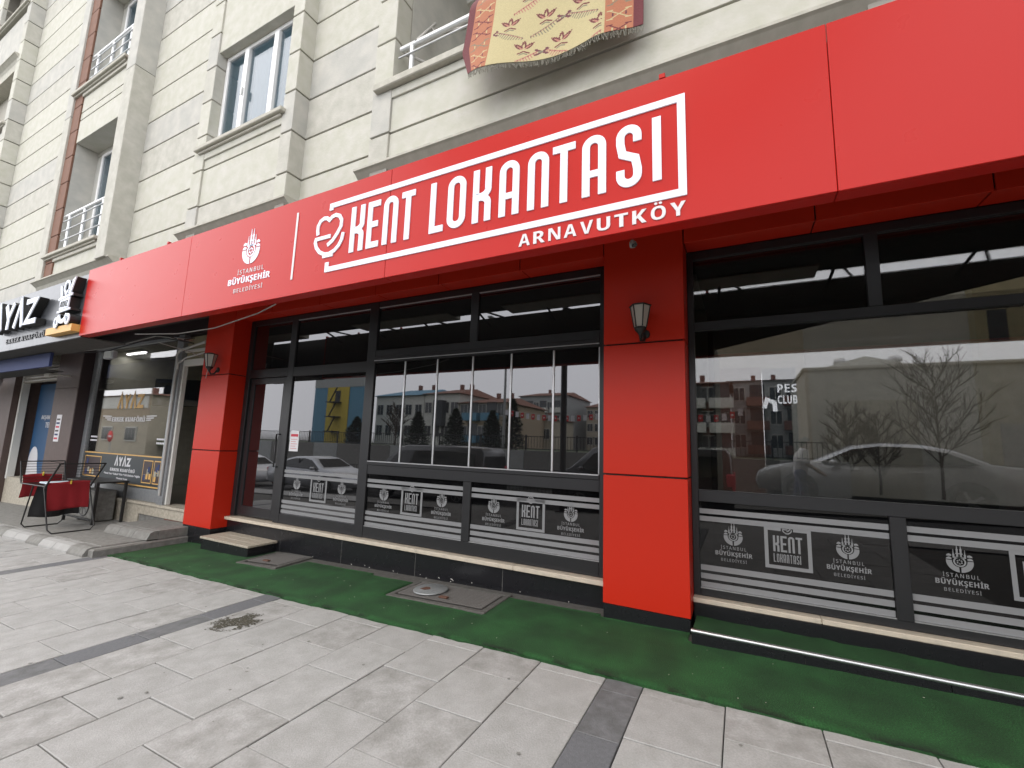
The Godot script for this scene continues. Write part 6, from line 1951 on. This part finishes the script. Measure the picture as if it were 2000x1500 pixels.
# ------------------------------------------------------------------ the side street seen through the right bay
func nets(bones: Array, k: float, cell: float) -> ArrayMesh:
	var lo := Vector3.INF
	var hi := -Vector3.INF
	for b in bones:
		var r := maxf(b[2], b[3]) + cell * 2
		for q in 2:
			lo = lo.min(b[q] - Vector3.ONE * r)
			hi = hi.max(b[q] + Vector3.ONE * r)
	var n := Vector3i((hi - lo) / cell) + Vector3i.ONE * 2
	var F := PackedFloat32Array()
	F.resize(n.x * n.y * n.z)
	F.fill(1.0)
	for b in bones:
		var r := maxf(b[2], b[3]) + cell * 3
		var a0 := Vector3i(((b[0] as Vector3).min(b[1]) - Vector3.ONE * r - lo) / cell).clamp(Vector3i.ZERO, n - Vector3i.ONE)
		var a1 := Vector3i(((b[0] as Vector3).max(b[1]) + Vector3.ONE * r - lo) / cell).clamp(Vector3i.ZERO, n - Vector3i.ONE)
		var ab: Vector3 = b[1] - b[0]
		var l2 := maxf(ab.length_squared(), 1e-9)
		for z in range(a0.z, a1.z + 1):
			for y in range(a0.y, a1.y + 1):
				for x in range(a0.x, a1.x + 1):
					var p := lo + Vector3(x, y, z) * cell
					var t := clampf((p - b[0]).dot(ab) / l2, 0, 1)
					var d: float = p.distance_to(b[0] + ab * t) - lerpf(b[2], b[3], t)
					var i := x + n.x * (y + n.y * z)
					var e := F[i]
					var h := maxf(k - absf(e - d), 0.0) / k
					F[i] = minf(e, d) - h * h * k * 0.25
	var vid := {}
	var V := PackedVector3Array()
	var st := st_new()
	st.set_smooth_group(0)
	for z in n.z - 1:
		for y in n.y - 1:
			for x in n.x - 1:
				var i := x + n.x * (y + n.y * z)
				var s := Vector3.ZERO
				var c := 0
				for e in [[0, 0, 0, 1, 0, 0], [0, 1, 0, 1, 1, 0], [0, 0, 1, 1, 0, 1], [0, 1, 1, 1, 1, 1], [0, 0, 0, 0, 1, 0], [1, 0, 0, 1, 1, 0], [0, 0, 1, 0, 1, 1], [1, 0, 1, 1, 1, 1], [0, 0, 0, 0, 0, 1], [1, 0, 0, 1, 0, 1], [0, 1, 0, 0, 1, 1], [1, 1, 0, 1, 1, 1]]:
					var u := F[i + e[0] + n.x * (e[1] + n.y * e[2])]
					var v := F[i + e[3] + n.x * (e[4] + n.y * e[5])]
					if (u < 0) != (v < 0):
						s += Vector3(e[0], e[1], e[2]).lerp(Vector3(e[3], e[4], e[5]), u / (u - v))
						c += 1
				if c:
					vid[i] = V.size()
					V.append(lo + (Vector3(x, y, z) + s / c) * cell)
	var ds := [1, n.x, n.x * n.y]
	for z in range(1, n.z - 1):
		for y in range(1, n.y - 1):
			for x in range(1, n.x - 1):
				var i := x + n.x * (y + n.y * z)
				for a in 3:
					var u := F[i]
					var v := F[i + ds[a]]
					if (u < 0) == (v < 0): continue
					var b: int = ds[(a + 1) % 3]
					var c: int = ds[(a + 2) % 3]
					var q := [i, i - b, i - b - c, i - c]
					if not q.all(func(w): return vid.has(w)): continue
					if u < 0: q.reverse()
					quad(st, V[vid[q[0]]], V[vid[q[1]]], V[vid[q[2]]], V[vid[q[3]]])
	return fin(st)

func side_street() -> void:
	var g := setting("side_street")
	var st := st_new()
	quad(st, Vector3(-0.3, 0.42, -40), Vector3(30, 0.42, -40), Vector3(30, 0.25, -2.3), Vector3(-0.3, 0.25, -2.3))
	put(g, "roadway", fin(st), M.asphalt)
	car("silver sedan parked in the side street seen through the right bay", "parked_sedan", "car", Vector3(2.85, 0.44, -9.0), deg_to_rad(163.0), M.silver, "sedan", "")
	var w := thing("pale_side_wall", "pale blank wall of the neighbouring building seen through the right bay", "wall", Vector3(4, 0.4, -13))
	B(w, "wall", 2.0, 6.2, 0.4, 9.0, -13.3, -13.0, M.wall_pale, 0.0)
	var t := thing("tan_side_wall", "tan wall with small dark opening beside the pale blank wall", "wall", Vector3(8, 0.4, -12.6))
	B(t, "wall", 6.05, 14.0, 0.4, 9.0, -13.0, -12.6, M.wall_tan, 0.0)
	B(t, "opening", 6.3, 6.7, 4.9, 5.8, -12.62, -12.59, M.dark_room, 0.0)
	B(t, "lower_wall", 6.3, 14.0, 0.4, 2.6, -12.59, -12.5, M.concrete, 0.0)
	var pc := thing("game_club_front", "dark game club front lettered PES CLUB beside the pale wall", "shopfront", Vector3(1.2, 0.4, -11))
	B(pc, "pier", 1.62, 1.95, 0.3, 4.3, -12.4, -12.0, M.far_tan, 0.0)
	B(pc, "panel", 0.7, 1.60, 0.3, 4.3, -12.2, -12.0, mat(lin(0.012, 0.03, 0.05), 0.4), 0.0)
	words(pc, "boosted_lettering", "PES", 1.10, 1.62, 3.52, -11.99, M.boosted_letter, 0.26, true, 0.01)  # emission added to lift these marks, not a known light source
	words(pc, "boosted_lettering", "CLUB", 1.10, 1.62, 3.16, -11.99, M.boosted_letter, 0.26, true, 0.01)
	st = st_new()
	ribbon(st, [Vector2(0.72, 3.02), Vector2(0.80, 3.30), Vector2(1.0, 3.2), Vector2(1.02, 2.92)], 0.12, 0, 0.01)
	put(pc, "boosted_gamepad_mark", fin(st), M.boosted_letter, Vector3(0, 0, -11.99))
	B(pc, "side_wall", -9.0, 0.68, 0.3, 4.4, -12.6, -12.2, M.far_red, 0.0)
	B(pc, "upper_wall", -9.0, 2.2, 4.4, 10.0, -13.6, -13.2, M.far_beige, 0.0)
	var cb := thing("added_shade_block", "unseen tall beige block with white windows, added to shade the right side", "building", Vector3(15, 0, 0))
	B(cb, "wall", 8.9, 22.0, -0.2, 21.0, -14.0, 10.5, M.far_beige, 0.0)  # out of view, added to block sky light from the right bay
	for j in 6:
		for k in 6:
			var cw := B(cb, "window", 8.82, 8.895, 1.5 + j * 3.1, 3.0 + j * 3.1, -11.5 + k * 3.6, -10.0 + k * 3.6, M.far_white, 0.0)
			B(cw, "pane", 8.80, 8.818, 1.6 + j * 3.1, 2.9 + j * 3.1, -11.4 + k * 3.6, -10.1 + k * 3.6, M.far_pane, 0.0)
	# the man in the white shirt, leaning forward
	var P := thing("person", "person in white short-sleeved shirt beside the silver sedan, arms reaching forward", "person", Vector3(1.15, 0.40, -7.6))
	P.scale = Vector3.ONE * 0.94
	var skin := mat(lin(0.32, 0.19, 0.13), 0.6)
	var B0 := [
		[Vector3(0.0, 0.88, 0.06), Vector3(0.04, 1.18, 0.06), 0.12, 0.13], [Vector3(0.04, 1.18, 0.06), Vector3(0.08, 1.34, 0.06), 0.13, 0.10],
		[Vector3(0.09, 1.36, 0.06), Vector3(0.11, 1.44, 0.06), 0.052, 0.05], [Vector3(0.13, 1.51, 0.06), Vector3(0.14, 1.56, 0.06), 0.085, 0.09], [Vector3(0.20, 1.50, 0.06), Vector3(0.225, 1.485, 0.06), 0.03, 0.015],
		[Vector3(0.08, 1.31, 0.20), Vector3(0.14, 1.05, 0.22), 0.055, 0.042], [Vector3(0.14, 1.05, 0.22), Vector3(0.36, 0.88, 0.20), 0.042, 0.03], [Vector3(0.36, 0.88, 0.20), Vector3(0.42, 0.84, 0.20), 0.034, 0.03],
		[Vector3(0.08, 1.31, -0.08), Vector3(0.16, 1.06, -0.10), 0.055, 0.042], [Vector3(0.16, 1.06, -0.10), Vector3(0.38, 0.90, -0.06), 0.042, 0.03], [Vector3(0.38, 0.90, -0.06), Vector3(0.44, 0.86, -0.05), 0.034, 0.03],
		[Vector3(0.0, 0.86, 0.15), Vector3(0.05, 0.46, 0.16), 0.085, 0.06], [Vector3(0.05, 0.46, 0.16), Vector3(0.0, 0.08, 0.16), 0.058, 0.042], [Vector3(0.0, 0.05, 0.16), Vector3(0.17, 0.035, 0.17), 0.045, 0.035],
		[Vector3(0.0, 0.86, -0.03), Vector3(-0.04, 0.46, -0.04), 0.085, 0.06], [Vector3(-0.04, 0.46, -0.04), Vector3(-0.12, 0.08, -0.04), 0.058, 0.042], [Vector3(-0.12, 0.05, -0.04), Vector3(0.05, 0.035, -0.05), 0.045, 0.035]]
	for s in [0.20, -0.05]:
		var hx := 0.43 if s > 0 else 0.45
		for k in 4:
			B0.append([Vector3(hx, 0.835 - 0.0 * k, s - 0.027 + k * 0.018), Vector3(hx + 0.06 - 0.008 * absf(k - 1.5), 0.80, s - 0.03 + k * 0.02), 0.009, 0.007])
		B0.append([Vector3(hx - 0.03, 0.85, s + 0.03), Vector3(hx + 0.02, 0.815, s + 0.055), 0.010, 0.008])
	var body := put(P, "body", nets(B0, 0.05, 0.02), skin, Vector3.ZERO, true)
	put(body, "shirt", nets([[Vector3(0.0, 0.86, 0.06), Vector3(0.04, 1.18, 0.06), 0.15, 0.155], [Vector3(0.04, 1.18, 0.06), Vector3(0.08, 1.33, 0.06), 0.15, 0.115], [Vector3(0.08, 1.32, 0.20), Vector3(0.125, 1.12, 0.22), 0.075, 0.07], [Vector3(0.08, 1.32, -0.08), Vector3(0.14, 1.13, -0.10), 0.075, 0.07]], 0.05, 0.025), M.letter_white, Vector3.ZERO, true)
	put(body, "trousers", nets([[Vector3(0.0, 0.84, 0.0), Vector3(0.0, 0.84, 0.12), 0.125, 0.125], [Vector3(0.0, 0.82, 0.15), Vector3(0.05, 0.46, 0.16), 0.10, 0.08], [Vector3(0.05, 0.46, 0.16), Vector3(0.0, 0.10, 0.16), 0.078, 0.065], [Vector3(0.0, 0.82, -0.03), Vector3(-0.04, 0.46, -0.04), 0.10, 0.08], [Vector3(-0.04, 0.46, -0.04), Vector3(-0.12, 0.10, -0.04), 0.078, 0.065]], 0.05, 0.025), M.blue, Vector3.ZERO, true)
	put(body, "hair", nets([[Vector3(0.115, 1.57, 0.06), Vector3(0.145, 1.605, 0.06), 0.095, 0.085], [Vector3(0.09, 1.50, 0.06), Vector3(0.10, 1.56, 0.06), 0.07, 0.09]], 0.03, 0.02), M.lamp_black, Vector3.ZERO, true)
